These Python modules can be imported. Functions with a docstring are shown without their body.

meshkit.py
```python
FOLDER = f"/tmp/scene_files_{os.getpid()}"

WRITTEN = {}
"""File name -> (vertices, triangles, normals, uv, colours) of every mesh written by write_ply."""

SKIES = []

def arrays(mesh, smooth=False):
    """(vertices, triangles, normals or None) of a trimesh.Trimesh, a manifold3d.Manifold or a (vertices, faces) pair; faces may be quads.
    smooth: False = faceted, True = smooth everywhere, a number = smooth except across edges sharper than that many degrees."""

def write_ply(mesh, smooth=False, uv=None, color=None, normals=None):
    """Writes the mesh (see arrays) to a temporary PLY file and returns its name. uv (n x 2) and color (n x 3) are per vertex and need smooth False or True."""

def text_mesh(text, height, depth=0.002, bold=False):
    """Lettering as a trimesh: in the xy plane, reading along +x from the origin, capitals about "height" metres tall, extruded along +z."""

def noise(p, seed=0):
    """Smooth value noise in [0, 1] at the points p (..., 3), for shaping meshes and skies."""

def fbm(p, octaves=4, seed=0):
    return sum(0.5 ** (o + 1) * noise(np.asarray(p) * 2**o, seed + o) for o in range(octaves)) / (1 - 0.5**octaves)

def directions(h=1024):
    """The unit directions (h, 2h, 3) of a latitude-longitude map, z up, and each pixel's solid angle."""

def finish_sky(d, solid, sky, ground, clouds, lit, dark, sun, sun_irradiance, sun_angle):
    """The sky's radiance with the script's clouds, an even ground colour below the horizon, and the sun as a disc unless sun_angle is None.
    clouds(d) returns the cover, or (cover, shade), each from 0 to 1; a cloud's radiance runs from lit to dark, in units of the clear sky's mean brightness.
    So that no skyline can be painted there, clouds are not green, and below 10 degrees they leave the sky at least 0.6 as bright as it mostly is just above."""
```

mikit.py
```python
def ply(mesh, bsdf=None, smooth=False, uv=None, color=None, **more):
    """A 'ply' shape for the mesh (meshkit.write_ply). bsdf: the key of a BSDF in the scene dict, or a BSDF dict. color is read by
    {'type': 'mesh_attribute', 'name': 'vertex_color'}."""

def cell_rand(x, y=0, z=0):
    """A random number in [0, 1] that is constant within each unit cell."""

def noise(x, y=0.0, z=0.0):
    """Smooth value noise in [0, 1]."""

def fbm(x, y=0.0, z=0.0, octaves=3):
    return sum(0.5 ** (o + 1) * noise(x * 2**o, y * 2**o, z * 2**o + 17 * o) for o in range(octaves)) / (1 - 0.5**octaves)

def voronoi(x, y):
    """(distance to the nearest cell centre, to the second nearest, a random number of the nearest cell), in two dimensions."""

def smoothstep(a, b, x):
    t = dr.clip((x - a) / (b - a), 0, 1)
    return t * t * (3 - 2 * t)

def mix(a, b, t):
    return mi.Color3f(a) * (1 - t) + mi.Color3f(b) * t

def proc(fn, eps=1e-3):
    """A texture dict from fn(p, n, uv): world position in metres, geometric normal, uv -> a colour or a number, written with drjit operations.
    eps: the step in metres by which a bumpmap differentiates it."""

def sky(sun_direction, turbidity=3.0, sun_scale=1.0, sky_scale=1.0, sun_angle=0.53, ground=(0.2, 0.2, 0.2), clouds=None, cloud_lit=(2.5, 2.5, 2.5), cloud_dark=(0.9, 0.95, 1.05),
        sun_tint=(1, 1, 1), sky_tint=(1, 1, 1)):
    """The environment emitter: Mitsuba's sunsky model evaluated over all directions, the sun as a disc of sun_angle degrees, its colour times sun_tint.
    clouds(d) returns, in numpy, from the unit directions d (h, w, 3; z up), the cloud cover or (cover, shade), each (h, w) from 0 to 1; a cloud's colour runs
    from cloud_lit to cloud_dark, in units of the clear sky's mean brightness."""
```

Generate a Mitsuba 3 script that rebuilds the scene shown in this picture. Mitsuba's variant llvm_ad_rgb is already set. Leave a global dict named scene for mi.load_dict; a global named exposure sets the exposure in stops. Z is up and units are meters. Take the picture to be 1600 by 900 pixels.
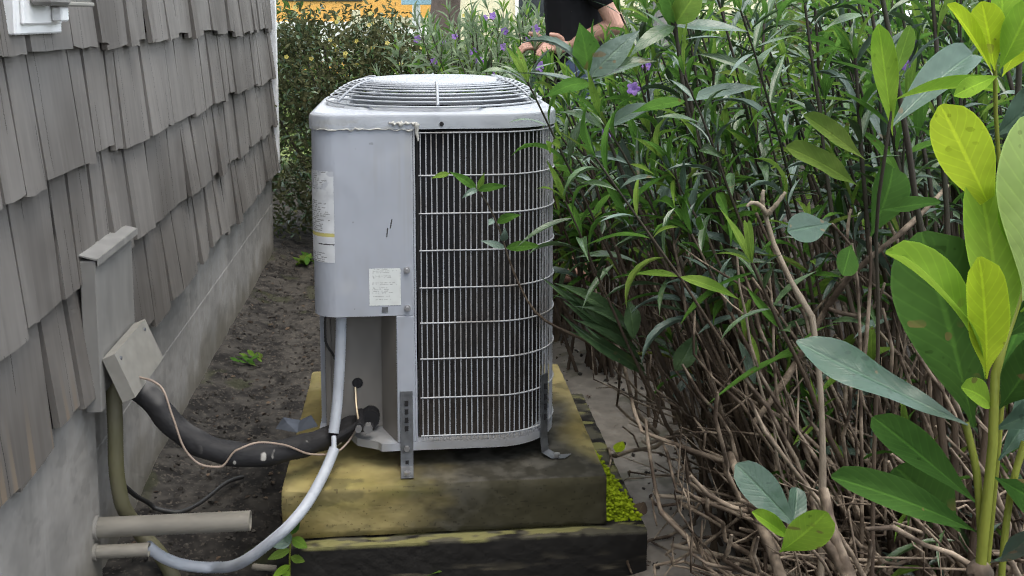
import math, random
import numpy as np, trimesh, mitsuba as mi, drjit as dr
import manifold3d as m3
import shapely.geometry as sg
import mikit, meshkit
from mikit import noise, fbm, smoothstep, mix, cell_rand

T = mi.ScalarTransform4f
scene, labels = {}, {}
exposure = 3.2

# ------------------------------------------------------------------ camera, sky
EYE = np.array([0.0, 0.0, 1.25])
FWD = np.array([0.0987, 0.9882, -0.1174])
scene['camera'] = {'type': 'perspective', 'fov': 51.73, 'fov_axis': 'x', 'near_clip': 0.05, 'far_clip': 400.0,
                   'principal_point_offset_y': 0.2556,
                   'to_world': T().look_at(origin=EYE.tolist(), target=(EYE + FWD).tolist(), up=[0, 0, 1])}
scene['sky'] = mikit.sky([0.12, -0.30, 0.95], turbidity=3, sun_scale=0.28, sun_angle=45, sun_tint=(.92, .98, 1.07), clouds=lambda d: 1.0,
                         cloud_lit=(2.2, 2.38, 2.66))

# ------------------------------------------------------------------ materials
def C(*c): return mi.Color3f(*c)
def bs(name, d):
    scene[name] = d
    return name
def princ(base, rough=0.6, spec=0.5, metallic=0.0, bump=None, bscale=1.0, **k):
    d = {'type': 'principled', 'base_color': base if isinstance(base, dict) else {'type': 'rgb', 'value': list(base)},
         'roughness': rough, 'specular': spec, 'metallic': metallic, **k}
    if bump: d = {'type': 'bumpmap', 'arbitrary': bump, 'scale': bscale, 'bsdf': d}
    return {'type': 'twosided', 'bsdf': d}
P = mikit.proc

def shingle_col(p, n, uv):
    g = fbm(p.x * 60, p.y * 85, p.z * 4, 3)
    wob = p.y + .006 * noise(p.z * 14, p.y * 3, 1.0)
    cr = smoothstep(.045, .015, dr.abs(wob * 21 - dr.floor(wob * 21) - .5)) * smoothstep(.60, .70, cell_rand(dr.floor(wob * 21), dr.floor((p.z - .462) / .24 + 9), 4)) * smoothstep(.35, .5, noise(p.z * 9, dr.floor(wob * 21), 2.0))
    big = fbm(p.y * 5, p.z * 4, 3.3, 3)
    c = mix((.105, .095, .085), (.160, .148, .135), smoothstep(.3, .7, big))
    c = c * (0.83 + 0.34 * g) * (1 - .6 * cr) * (.90 + .18 * cell_rand(dr.floor(p.y * 6.3 + .35 * dr.floor((p.z - .45) / .24)), dr.floor((p.z - .45) / .24 + 20), 7))
    low = smoothstep(.62, .42, p.z) * smoothstep(2.6, 1.9, p.y) * smoothstep(.52, .62, fbm(p.y * 30, p.z * 2.2, 1.0, 3))
    return mix(c, C(.19, .145, .10), low * .8)
bs('shingle_paint', princ(P(shingle_col), .72, .3, bump=P(lambda p, n, uv: fbm(p.y * 170, p.z * 5, p.x * 40, 3), 8e-4), bscale=.0022))
def found_col(p, n, uv):
    a = fbm(p.y * 6, p.z * 9, p.x * 6, 4)
    c = mix((.20, .191, .178), (.285, .272, .254), smoothstep(.25, .75, a))
    drip = smoothstep(.55, .75, fbm(p.y * 22, p.z * 2.0, 7.7, 3))
    c = mix(c, C(.37, .36, .335), drip * .32)
    base = smoothstep(.17, .03, p.z + .22 * (fbm(p.y * 9, p.z * 7, 2.0, 4) - .5))
    blot = smoothstep(.58, .70, fbm(p.y * 16, p.z * 22, 11.0, 4))
    c = c * (1 - .12 * blot) * (.90 + .2 * fbm(p.y * 70, p.z * 70, p.x * 70, 3))
    return mix(c, C(.10, .088, .06), base * .65)
bs('foundation_paint', princ(P(found_col), .75, .3, bump=P(lambda p, n, uv: fbm(p.y * 45, p.z * 45, p.x * 45, 4), 1e-3), bscale=.004))
bs('grey_paint', princ(P(lambda p, n, uv: C(.20, .193, .18) * (0.8 + .4 * fbm(p.x * 30, p.y * 30, p.z * 8, 3))), .6, .35,
                       bump=P(lambda p, n, uv: fbm(p.y * 90, p.z * 9, p.x * 90, 3), 1e-3), bscale=.001))
bs('cap_paint', princ(P(lambda p, n, uv: C(.235, .225, .20) * (0.85 + .3 * fbm(p.x * 40, p.y * 40, p.z * 40, 3))), .55, .4))
bs('white_trim', princ(P(lambda p, n, uv: C(.78, .78, .77) * (.85 + .2 * fbm(p.x * 20, p.y * 20, p.z * 12, 3))), .45, .4))
bs('dark_gap', princ((.03, .028, .026), .9, .1))
bs('roofing', princ(P(lambda p, n, uv: C(.10, .095, .09) * (.6 + .8 * fbm(p.x * 30, p.y * 30, p.z * 30, 2))), .9, .1))

def ac_col(p, n, uv):
    c = C(.36, .385, .435) * (.93 + .12 * fbm(p.x * 9, p.y * 9, p.z * 4, 3))
    grime = smoothstep(.5, .85, fbm(p.x * 16, p.y * 16, p.z * 5, 5))
    c = mix(c, C(.27, .27, .265), grime * .38)
    run = smoothstep(.56, .72, fbm(p.x * 55, p.y * 55, p.z * 2.2 + 3, 3)) * smoothstep(.5, 1.0, p.z)
    c = mix(c, C(.30, .30, .29), run * .35)
    c = mix(c, C(.48, .49, .50), smoothstep(.58, .75, fbm(p.x * 7, p.y * 7, p.z * 7 + 5, 4)) * .35)
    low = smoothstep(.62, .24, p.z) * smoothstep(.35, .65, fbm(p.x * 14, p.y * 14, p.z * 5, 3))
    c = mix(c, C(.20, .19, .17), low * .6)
    sx = (p.x + .03 - (p.z - .75) * .15)
    scr = smoothstep(.0022, .0010, dr.abs(p.x + .0385 + (p.z - .784) * -.18)) * smoothstep(.012, .009, dr.abs(p.z - .784)) * smoothstep(2.40, 2.37, p.y)
    scr2 = smoothstep(.0022, .0010, dr.abs(p.x + .0475 + (p.z - .764) * -.1)) * smoothstep(.012, .009, dr.abs(p.z - .764)) * smoothstep(2.40, 2.37, p.y)
    spots = smoothstep(.86, .93, noise(p.x * 130, p.y * 60, p.z * 90)) * smoothstep(.55, .7, noise(p.x * 14, p.y * 9, p.z * 14)) * .5
    return mix(c, C(.06, .06, .065), dr.maximum(dr.maximum(scr, scr2), spots * .7))
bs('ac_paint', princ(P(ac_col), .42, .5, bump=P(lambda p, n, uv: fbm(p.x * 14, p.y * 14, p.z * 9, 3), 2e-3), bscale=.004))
bs('ac_recess_shade', princ(P(lambda p, n, uv: C(.20, .188, .172) * (.7 + .5 * fbm(p.x * 14, p.y * 14, p.z * 5, 4))), .5, .4))  # cabinet paint darkened and browned to carry the shade under the overhang
bs('ac_wire', princ(P(lambda p, n, uv: mix(C(.42, .435, .46), C(.20, .175, .15), smoothstep(.5, .72, fbm(p.x * 16, p.y * 16, p.z * 9, 4)) * .6) * (.7 + .45 * fbm(p.x * 40, p.y * 40, p.z * 18, 3))), .4, .5))
def cover_col(p, n, uv):
    c = C(.355, .38, .415) * (.88 + .18 * fbm(p.x * 12, p.y * 12, p.z * 12, 3))
    stain = smoothstep(.5, .75, fbm(p.x * 25, p.y * 25, p.z * 60, 4))
    edge = smoothstep(1.034, 1.0, p.z)
    return mix(c, C(.30, .29, .25), stain * (.12 + .40 * edge) * smoothstep(.12, -.1, p.x))
bs('ac_cover', princ(P(cover_col), .36, .5, bump=P(lambda p, n, uv: fbm(p.x * 16, p.y * 16, p.z * 16, 3), 2e-3), bscale=.004))
bs('coil_fins', princ(P(lambda p, n, uv: C(.020, .018, .017) * (.45 + .8 * cell_rand(dr.floor((p.x + p.y * .6) * 420), 0, dr.floor(p.z * 40))) + C(.022, .014, .008) * smoothstep(.45, .25, p.z) * fbm(p.x * 20, p.y * 20, p.z * 9, 2)), .6, .4))
bs('black_inside', princ((.02, .02, .022), .8, .2))
bs('fan_metal', princ((.14, .145, .16), .5, .5))
bs('galvanized', princ(P(lambda p, n, uv: C(.20, .21, .225) * (.45 + .8 * fbm(p.x * 60, p.y * 60, p.z * 60, 3))), .45, .5, metallic=.6))
bs('bolt_steel', princ((.45, .45, .46), .35, .5, metallic=.8))
bs('brass', princ((.30, .25, .18), .35, .5, metallic=.7))
def lab_col(p, n, uv):
    row = dr.floor(uv.y * 22)
    on = (cell_rand(dr.floor(uv.x * 26), row, 3) > .35) & (dr.abs(uv.y * 22 - row - .5) < .2) & (uv.x > .1) & (uv.x < .55 + .38 * cell_rand(row, 5, 2)) & (cell_rand(row, 9, 1) > .35)
    c = C(.66, .69, .68) * (.9 + .15 * fbm(p.x * 60, p.z * 60, 1.0, 2))
    return dr.select(on, c * .62, c)
bs('white_label', princ(P(lab_col), .45, .4))
def lab2_col(p, n, uv):
    row = dr.floor(uv.y * 44)
    on = (cell_rand(dr.floor(uv.x * 22), row, 3) > .3) & (dr.abs(uv.y * 44 - row - .5) < .25) & (uv.x > .08) & (uv.x < .6 + .34 * cell_rand(row, 5, 2)) & (cell_rand(dr.floor(row / 5), 9, 1) > .3)
    c = C(.58, .60, .62) * (.8 + .35 * fbm(p.x * 40, p.y * 40, p.z * 40, 2))
    c = dr.select((uv.y > .285) & (uv.y < .325) & (uv.x > .25), C(.50, .45, .16), c)
    c = dr.select((uv.y > .195) & (uv.y < .208) & (uv.x > .62), C(.08, .08, .09), c)
    wear = smoothstep(.5, .62, fbm(p.x * 70, p.y * 70, p.z * 60, 3)) * smoothstep(.55, .95, uv.y)
    return mix(dr.select(on, c * .5, c), C(.40, .42, .46), wear * .8)
bs('worn_label', princ(P(lab2_col), .5, .4))
bs('caulk', princ(P(lambda p, n, uv: C(.56, .55, .51) * (.65 + .35 * fbm(p.x * 50, p.y * 50, p.z * 50, 3))), .6, .3))
bs('conduit_grey', princ(P(lambda p, n, uv: C(.40, .43, .48) * (.78 + .35 * fbm(p.x * 25, p.y * 25, p.z * 25, 3))), .45, .5))
bs('pvc_grey', princ(P(lambda p, n, uv: C(.22, .205, .175) * (.7 + .5 * fbm(p.x * 16, p.y * 30, p.z * 30, 3))), .5, .45))
bs('pvc_olive', princ(P(lambda p, n, uv: mix(C(.17, .155, .11), C(.13, .125, .05), fbm(p.x * 25, p.y * 25, p.z * 12, 3)) * .95), .5, .45))
def foam_col(p, n, uv):
    c = C(.020, .0195, .021) * (.6 + .9 * fbm(p.x * 20, p.y * 20, p.z * 20, 3))
    dusty = smoothstep(.45, .65, fbm(p.x * 13, p.y * 13, p.z * 13 + 4, 3))
    c = mix(c, C(.12, .115, .11), dusty * smoothstep(-.38, -.58, p.x) * .9)
    spl = smoothstep(.70, .76, fbm(p.x * 42, p.y * 42, p.z * 28 + 9, 2)) * smoothstep(-.46, -.40, p.x)
    return mix(c, C(.50, .48, .44), spl * .85)
bs('black_foam', princ(P(foam_col), .65, .35, bump=P(lambda p, n, uv: fbm(p.x * 60, p.y * 60, p.z * 60, 3), 1e-3), bscale=.003))
bs('wire_pink', princ((.30, .235, .19), .5, .4))
bs('wire_black', princ((.03, .03, .03), .5, .4))
bs('silver_tape', princ(P(lambda p, n, uv: C(.07, .08, .10) * (.5 + .9 * fbm(p.x * 40, p.y * 40, p.z * 40, 3))), .35, .5, metallic=.4))
def pad_col(p, n, uv):
    q = fbm(p.x * 7, p.y * 7, p.z * 10, 4)
    c = mix(C(.205, .165, .062), C(.32, .265, .120), smoothstep(.3, .7, q))
    c = mix(c, C(.20, .185, .05), smoothstep(.5, .75, fbm(p.x * 5 + 3, p.y * 5, p.z * 16, 3)) * .6)
    c = mix(c, C(.10, .088, .045), smoothstep(.54, .68, fbm(p.x * 16 + 7, p.y * 16, p.z * 22, 4)) * .55)
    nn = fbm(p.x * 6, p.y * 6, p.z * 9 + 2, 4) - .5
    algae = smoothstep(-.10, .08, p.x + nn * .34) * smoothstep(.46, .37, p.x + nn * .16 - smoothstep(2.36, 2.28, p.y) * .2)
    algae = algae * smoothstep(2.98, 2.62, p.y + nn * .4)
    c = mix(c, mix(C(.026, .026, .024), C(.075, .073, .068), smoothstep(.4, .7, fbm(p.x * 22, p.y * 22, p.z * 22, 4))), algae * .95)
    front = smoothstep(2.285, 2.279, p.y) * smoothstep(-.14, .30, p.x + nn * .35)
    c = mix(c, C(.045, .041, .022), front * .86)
    pit = smoothstep(.80, .9, noise(p.x * 170, p.y * 170, p.z * 170))
    return c * (1 - .35 * pit) * (.8 + .4 * fbm(p.x * 45, p.y * 45, p.z * 45, 3))
bs('pad_concrete', princ(P(pad_col), .85, .2, bump=P(lambda p, n, uv: fbm(p.x * 50, p.y * 50, p.z * 50, 4), 1e-3), bscale=.004))
def slab_col(p, n, uv):
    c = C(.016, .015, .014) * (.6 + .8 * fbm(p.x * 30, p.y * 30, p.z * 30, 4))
    c = mix(c, C(.10, .088, .062), smoothstep(.50, .70, fbm(p.x * 9, p.y * 9, p.z * 45, 4)) * smoothstep(.055, .01, p.z + .03 * noise(p.x * 30, 1.0, 1.0)) * .8)
    c = mix(c, C(.085, .08, .06), smoothstep(.074, .082, p.z) * smoothstep(.3, .6, fbm(p.x * 22, p.y * 30, 2.0, 3)))
    top = smoothstep(.072, .080, p.z)
    s = smoothstep(.47, .62, fbm(p.x * 14, p.y * 40, 4.0, 3)) * top
    return mix(c, C(.22, .21, .085), s * .8)
bs('slab_concrete', princ(P(slab_col), .85, .2, bump=P(lambda p, n, uv: fbm(p.x * 60, p.y * 60, p.z * 60, 4), 1e-3), bscale=.005))
bs('moss_green', princ(P(lambda p, n, uv: mix(C(.20, .27, .012), C(.37, .47, .02), fbm(p.x * 40, p.y * 40, p.z * 40, 3))), .9, .1))

def soil_col(p, n, uv):
    w = fbm(p.x * 18, p.y * 18, 1.5, 4)
    c = mix(C(.020, .0185, .0175), C(.068, .062, .055), smoothstep(.3, .72, w))
    path = smoothstep(.42, .56, p.x + .10 * (fbm(p.x * 9, p.y * 5, 3.0, 3) - .5)) * smoothstep(.92, .70, p.x + .2 * (fbm(p.x * 8, p.y * 8, 6.0, 3) - .5)) * smoothstep(4.2, 3.6, p.y)
    c = mix(c, mix(C(.17, .152, .130), C(.35, .32, .285), fbm(p.x * 26, p.y * 26, 8.0, 4)), path * .9)
    left = smoothstep(-.20, -.32, p.x)
    sp = smoothstep(.62, .78, fbm(p.x * 130, p.y * 130, 5.0, 3))
    c = mix(c, C(.13, .112, .092), sp * (.15 + .35 * left))
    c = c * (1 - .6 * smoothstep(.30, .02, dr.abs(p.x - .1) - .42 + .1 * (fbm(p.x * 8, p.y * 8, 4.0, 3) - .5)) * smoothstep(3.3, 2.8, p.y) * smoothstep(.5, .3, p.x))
    moss = smoothstep(.68, .76, fbm(p.x * 7, p.y * 7, 12.0, 4))
    c = mix(c, C(.045, .05, .022), moss * .45)
    lawn = smoothstep(7.5, 9.0, p.y + 1.5 * (fbm(p.x, p.y, 2.0, 2) - .5))
    c = mix(c, mix(C(.10, .14, .045), C(.17, .20, .08), fbm(p.x * 3, p.y * 3, 1.0, 3)), lawn)
    return c
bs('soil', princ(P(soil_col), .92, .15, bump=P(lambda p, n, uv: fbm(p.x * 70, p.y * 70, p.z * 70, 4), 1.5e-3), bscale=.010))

# leaves: (dark side of a kind, light side, roughness, translucency)
def leaf_mat(name, a, b, rough, trans, rib=(1.35, 1.3, 1.2), f=14., spec_eta=1.5, glossy=False):
    def vein_of(uv):
        ph = uv.y * 11 - dr.abs(uv.x - .5) * 5
        return smoothstep(.05, .012, dr.abs(uv.x - .5)), smoothstep(.12, .03, dr.abs(ph - dr.floor(ph) - .5))
    def col(p, n, uv):
        t = fbm(p.x * f, p.y * f, p.z * f, 3)
        c = mix(a, b, smoothstep(.25, .75, t))
        mid, vein = vein_of(uv)
        c = c * (1 + (C(*rib) - 1) * (mid + vein * (.14 if glossy else .34)))
        edge = smoothstep(.46, .5, dr.abs(uv.x - .5))
        spot = smoothstep(.80, .88, noise(p.x * 150, p.y * 150, p.z * 150)) * smoothstep(.5, .7, noise(p.x * 22, p.y * 22, p.z * 22))
        c = c * (1 + edge * .22) * (1 - .30 * spot) * (.86 + .28 * fbm(p.x * 60, p.y * 60, p.z * 60, 3))
        scab = smoothstep(.80, .84, noise(p.x * 75, p.y * 75, p.z * 75)) * smoothstep(.6, .75, noise(p.x * 13 + 5, p.y * 13, p.z * 13))
        return mix(c, C(.16, .11, .05), scab * .7)
    def relief(p, n, uv):
        mid, vein = vein_of(uv)
        return fbm(p.x * 45, p.y * 45, p.z * 45, 2) * .8 - mid * .35 - vein * .12
    if glossy: d = {'type': 'twosided', 'bsdf': {'type': 'bumpmap', 'arbitrary': P(relief, 1.5e-3), 'scale': .0030, 'bsdf': {'type': 'principled', 'base_color': P(col), 'roughness': rough, 'specular': .55, 'clearcoat': .25, 'clearcoat_gloss': .7}}}
    else: d = {'type': 'bumpmap', 'arbitrary': P(relief, 1.5e-3), 'scale': .0022, 'bsdf': {'type': 'principledthin', 'base_color': P(col), 'roughness': rough, 'eta': spec_eta, 'diff_trans': trans, 'spec_trans': 0.0}}
    bs(name, d)
leaf_mat('leaf_dark', (.045, .085, .036), (.080, .140, .058), .26, .40, glossy=True)
leaf_mat('leaf_green', (.060, .145, .028), (.110, .235, .045), .30, .80)
leaf_mat('leaf_sky_sheen', (.085, .130, .100), (.130, .190, .150), .30, .35, glossy=True)  # sky sheen on the leaves put into a paler, bluish base colour
leaf_mat('leaf_deep', (.026, .066, .014), (.048, .105, .024), .42, .35, f=9, rib=(1.5, 1.5, 1.3))
leaf_mat('leaf_teal', (.036, .078, .050), (.060, .108, .074), .36, .35, f=9, glossy=True)
leaf_mat('leaf_young', (.13, .24, .04), (.21, .33, .065), .45, 1.0)
leaf_mat('leaf_olive', (.085, .14, .028), (.14, .20, .045), .45, .7)
leaf_mat('leaf_lime', (.33, .46, .025), (.46, .58, .05), .42, .9, f=9)
leaf_mat('leaf_bright', (.15, .30, .028), (.25, .40, .05), .40, .9, f=9)
leaf_mat('leaf_pale', (.25, .36, .10), (.33, .44, .16), .38, .8, f=9)
leaf_mat('leaf_brown', (.03, .024, .020), (.15, .11, .08), .8, .3)
leaf_mat('leaf_shrub', (.050, .060, .027), (.125, .128, .066), .6, .5, f=30)
leaf_mat('leaf_bed', (.17, .24, .14), (.29, .37, .24), .5, .8, f=20)
leaf_mat('leaf_far', (.05, .095, .025), (.13, .19, .055), .6, .8, f=5)
leaf_mat('petal_purple', (.30, .17, .55), (.42, .27, .66), .6, .8, rib=(.7, .6, .8))
leaf_mat('petal_yellow', (.55, .48, .12), (.70, .62, .25), .6, .7)
def stem_col(p, n, uv):
    c = mix(C(.045, .032, .026), C(.14, .105, .072), fbm(p.x * 30, p.y * 30, p.z * 9, 3))
    up = smoothstep(.55, .95, p.z + .3 * (fbm(p.x * 5, p.y * 5, 1.0, 2) - .5))
    return mix(c, mix(C(.030, .036, .020), C(.055, .040, .036), fbm(p.x * 12, p.y * 12, p.z * 5, 2)), up)
bs('stem_bark', princ(P(stem_col), .65, .35))
bs('dry_bark', princ(P(lambda p, n, uv: mix(C(.06, .043, .031), C(.33, .265, .20), smoothstep(.3, .75, fbm(p.x * 25, p.y * 25, p.z * 25, 3))) * (.75 + .5 * noise(p.x * 160, p.y * 160, p.z * 160))), .75, .3))
bs('pale_bark', princ(P(lambda p, n, uv: mix(C(.15, .12, .085), C(.40, .34, .27), fbm(p.x * 35, p.y * 35, p.z * 25, 3))), .75, .3))
bs('grit', princ(P(lambda p, n, uv: mix(C(.020, .019, .018), C(.075, .068, .060), fbm(p.x * 30, p.y * 30, 2.0, 3))), .9, .15))
bs('green_stem', princ(P(lambda p, n, uv: mix(C(.13, .16, .02), C(.25, .27, .045), fbm(p.x * 30, p.y * 30, p.z * 20, 3))), .5, .4))
bs('skin', princ(P(lambda p, n, uv: C(.52, .30, .23) * (.9 + .2 * fbm(p.x * 30, p.y * 30, p.z * 30, 2))), .5, .4))
bs('black_cloth', princ((.012, .012, .014), .9, .2))
bs('blue_cloth', princ((.05, .07, .12), .9, .2))
bs('hair_brown', princ((.06, .04, .025), .6, .4))
bs('orange_paint', princ((.72, .38, .09), .4, .5))
bs('white_paint', princ((.78, .78, .78), .4, .5))
bs('cream_paint', princ(P(lambda p, n, uv: C(.66, .62, .45) * (.9 + .2 * fbm(p.x * 3, p.y * 3, p.z * 3, 2))), .7, .3))
bs('sign_blue', princ((.35, .55, .66), .5, .4))
bs('glass_dark', princ((.02, .025, .03), .1, .5))
bs('tyre_rubber', princ((.02, .02, .02), .8, .3))
bs('trunk_bark', princ(P(lambda p, n, uv: C(.11, .085, .075) * (.6 + .8 * fbm(p.x * 14, p.y * 14, p.z * 4, 3))), .9, .2))

# ------------------------------------------------------------------ helpers
_used = {}
def numbered(key):
    n = _used.get(key, -1) + 1
    _used[key] = n
    return key if n == 0 else f'{key}_{n:03d}'
def tag(key, label, cat=None, group=None, kind=None):
    d = {}
    if label: d['label'] = label
    if cat: d['category'] = cat
    if group: d['group'] = group
    if kind: d['kind'] = kind
    labels[key] = d
    return key
def put(name, mesh, mat, parent=None, smooth=False, uv=None, **k):
    key = numbered(parent + '__' + name if parent else name)
    scene[key] = mikit.ply(mesh, mat, smooth, uv=uv, **k)
    return key
def putd(name, ply, mat, M, parent):
    key = numbered(parent + '__' + name)
    scene[key] = {**ply, 'bsdf': {'type': 'ref', 'id': mat}, 'to_world': T(M)}
    return key
cat_ = trimesh.util.concatenate
def box(x0, x1, y0, y1, z0, z1, ch=0.0):
    if ch <= 0:
        m = trimesh.creation.box((x1 - x0, y1 - y0, z1 - z0)); m.apply_translation(((x0 + x1) / 2, (y0 + y1) / 2, (z0 + z1) / 2)); return m
    pts = []
    for a, b, c in ((0, 1, 1), (1, 0, 1), (1, 1, 0)):
        e = np.array([a, b, c]) * ch
        for sx in (0, 1):
            for sy in (0, 1):
                for sz in (0, 1):
                    p = np.array([x1 if sx else x0, y1 if sy else y0, z1 if sz else z0], float)
                    pts.append(p + e * np.array([-1 if sx else 1, -1 if sy else 1, -1 if sz else 1]))
    return trimesh.convex.convex_hull(np.array(pts))
def hull(pts): return trimesh.convex.convex_hull(np.array(pts, float))
def spline(pts, n):
    pts = np.asarray(pts, float)
    d = np.r_[0, np.cumsum(np.linalg.norm(np.diff(pts, axis=0), axis=1))]
    from scipy.interpolate import CubicSpline, PchipInterpolator
    return PchipInterpolator(d, pts)(np.linspace(0, d[-1], n)) if len(pts) > 2 else np.linspace(pts[0], pts[1], n)
def tube_raw(p, r, sides=8, closed=False, caps=True):
    p = np.asarray(p, float); n = len(p)
    r = np.broadcast_to(np.asarray(r, float), (n,))
    if closed: t = np.roll(p, -1, 0) - np.roll(p, 1, 0)
    else: t = np.gradient(p, axis=0)
    t = t / (np.linalg.norm(t, axis=1, keepdims=True) + 1e-12)
    a = np.cross(t[0], [0, 0, 1.0] if abs(t[0][2]) < .9 else [1.0, 0, 0]); a /= np.linalg.norm(a)
    A = []
    for k in range(n):
        a = a - t[k] * (a @ t[k]); a /= np.linalg.norm(a) + 1e-12
        A.append(a)
    A = np.array(A); B = np.cross(t, A)
    ang = np.arange(sides) * 2 * np.pi / sides
    v = p[:, None] + r[:, None, None] * (np.cos(ang)[None, :, None] * A[:, None] + np.sin(ang)[None, :, None] * B[:, None])
    v = v.reshape(-1, 3)
    m = n if closed else n - 1
    i, j = np.meshgrid(np.arange(m), np.arange(sides), indexing='ij')
    i2 = (i + 1) % n; j2 = (j + 1) % sides
    q = np.stack([i * sides + j, i * sides + j2, i2 * sides + j2, i2 * sides + j], -1).reshape(-1, 4)
    f = np.vstack([q[:, [0, 1, 2]], q[:, [0, 2, 3]]])
    if caps and not closed:
        v = np.vstack([v, p[0], p[-1]]); c0, c1 = n * sides, n * sides + 1
        jj = np.arange(sides); k2 = (jj + 1) % sides
        f = np.vstack([f, np.stack([k2, jj, np.full(sides, c0)], 1), np.stack([(n - 1) * sides + jj, (n - 1) * sides + k2, np.full(sides, c1)], 1)])
    return v, f
def tube(p, r, sides=8, closed=False, caps=True):
    v, f = tube_raw(p, r, sides, closed, caps)
    return trimesh.Trimesh(v, f, process=False)
def extrude(poly, z0, z1):
    m = trimesh.creation.extrude_polygon(poly, z1 - z0, engine='earcut'); m.apply_translation((0, 0, z0)); return m
def concat_raw(parts):
    vs, fs, o = [], [], 0
    for v, f in parts:
        vs.append(v); fs.append(np.asarray(f) + o); o += len(v)
    return np.vstack(vs), np.vstack(fs)
def cyl(p0, p1, r, sides=16): return tube([p0, p1], r, sides)

# ------------------------------------------------------------------ ground
def gh(x, y):
    x, y = np.asarray(x, float), np.asarray(y, float)
    p = np.stack(np.broadcast_arrays(x, y, 0 * x), -1)
    h = .030 * (meshkit.fbm(p * 5, 4, 3) - .5) + .016 * (meshkit.fbm(p * 24, 3, 5) - .5)
    sm = lambda a, b, t: np.clip((t - a) / (b - a), 0, 1) ** 2 * (3 - 2 * np.clip((t - a) / (b - a), 0, 1))
    h = h + .035 * sm(-.55, -.72, x) * sm(2.4, 2.9, y)            # soil banked against the foundation
    h = h - .03 * sm(-.16, -.30, x) * sm(2.75, 2.3, y) * sm(-.62, -.5, x)
    h = h * (1 - sm(8, 12, y)) + .10 * sm(3.2, 4.6, y) * sm(.35, .8, x) * (1 - sm(30, 60, y) * .3) + .03 * sm(.75, 1.1, x)
    h = h - .02 * sm(.50, .40, np.abs(x - .08)) * sm(.75, .55, np.abs(y - 2.66))   # under the slabs
    return h
def axis(a, b, step, far0, far1, n=26):
    s = np.arange(a, b, step)
    lo = a - (a - far0) * np.linspace(1, 0, n, endpoint=False) ** 2.2
    hi = b + (far1 - b) * np.linspace(0, 1, n)[1:] ** 2.2
    return np.r_[lo, s, b, hi]
gx, gy = axis(-.9, 1.9, .022, -120, 120), axis(1.4, 6.2, .026, -60, 260)
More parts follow.
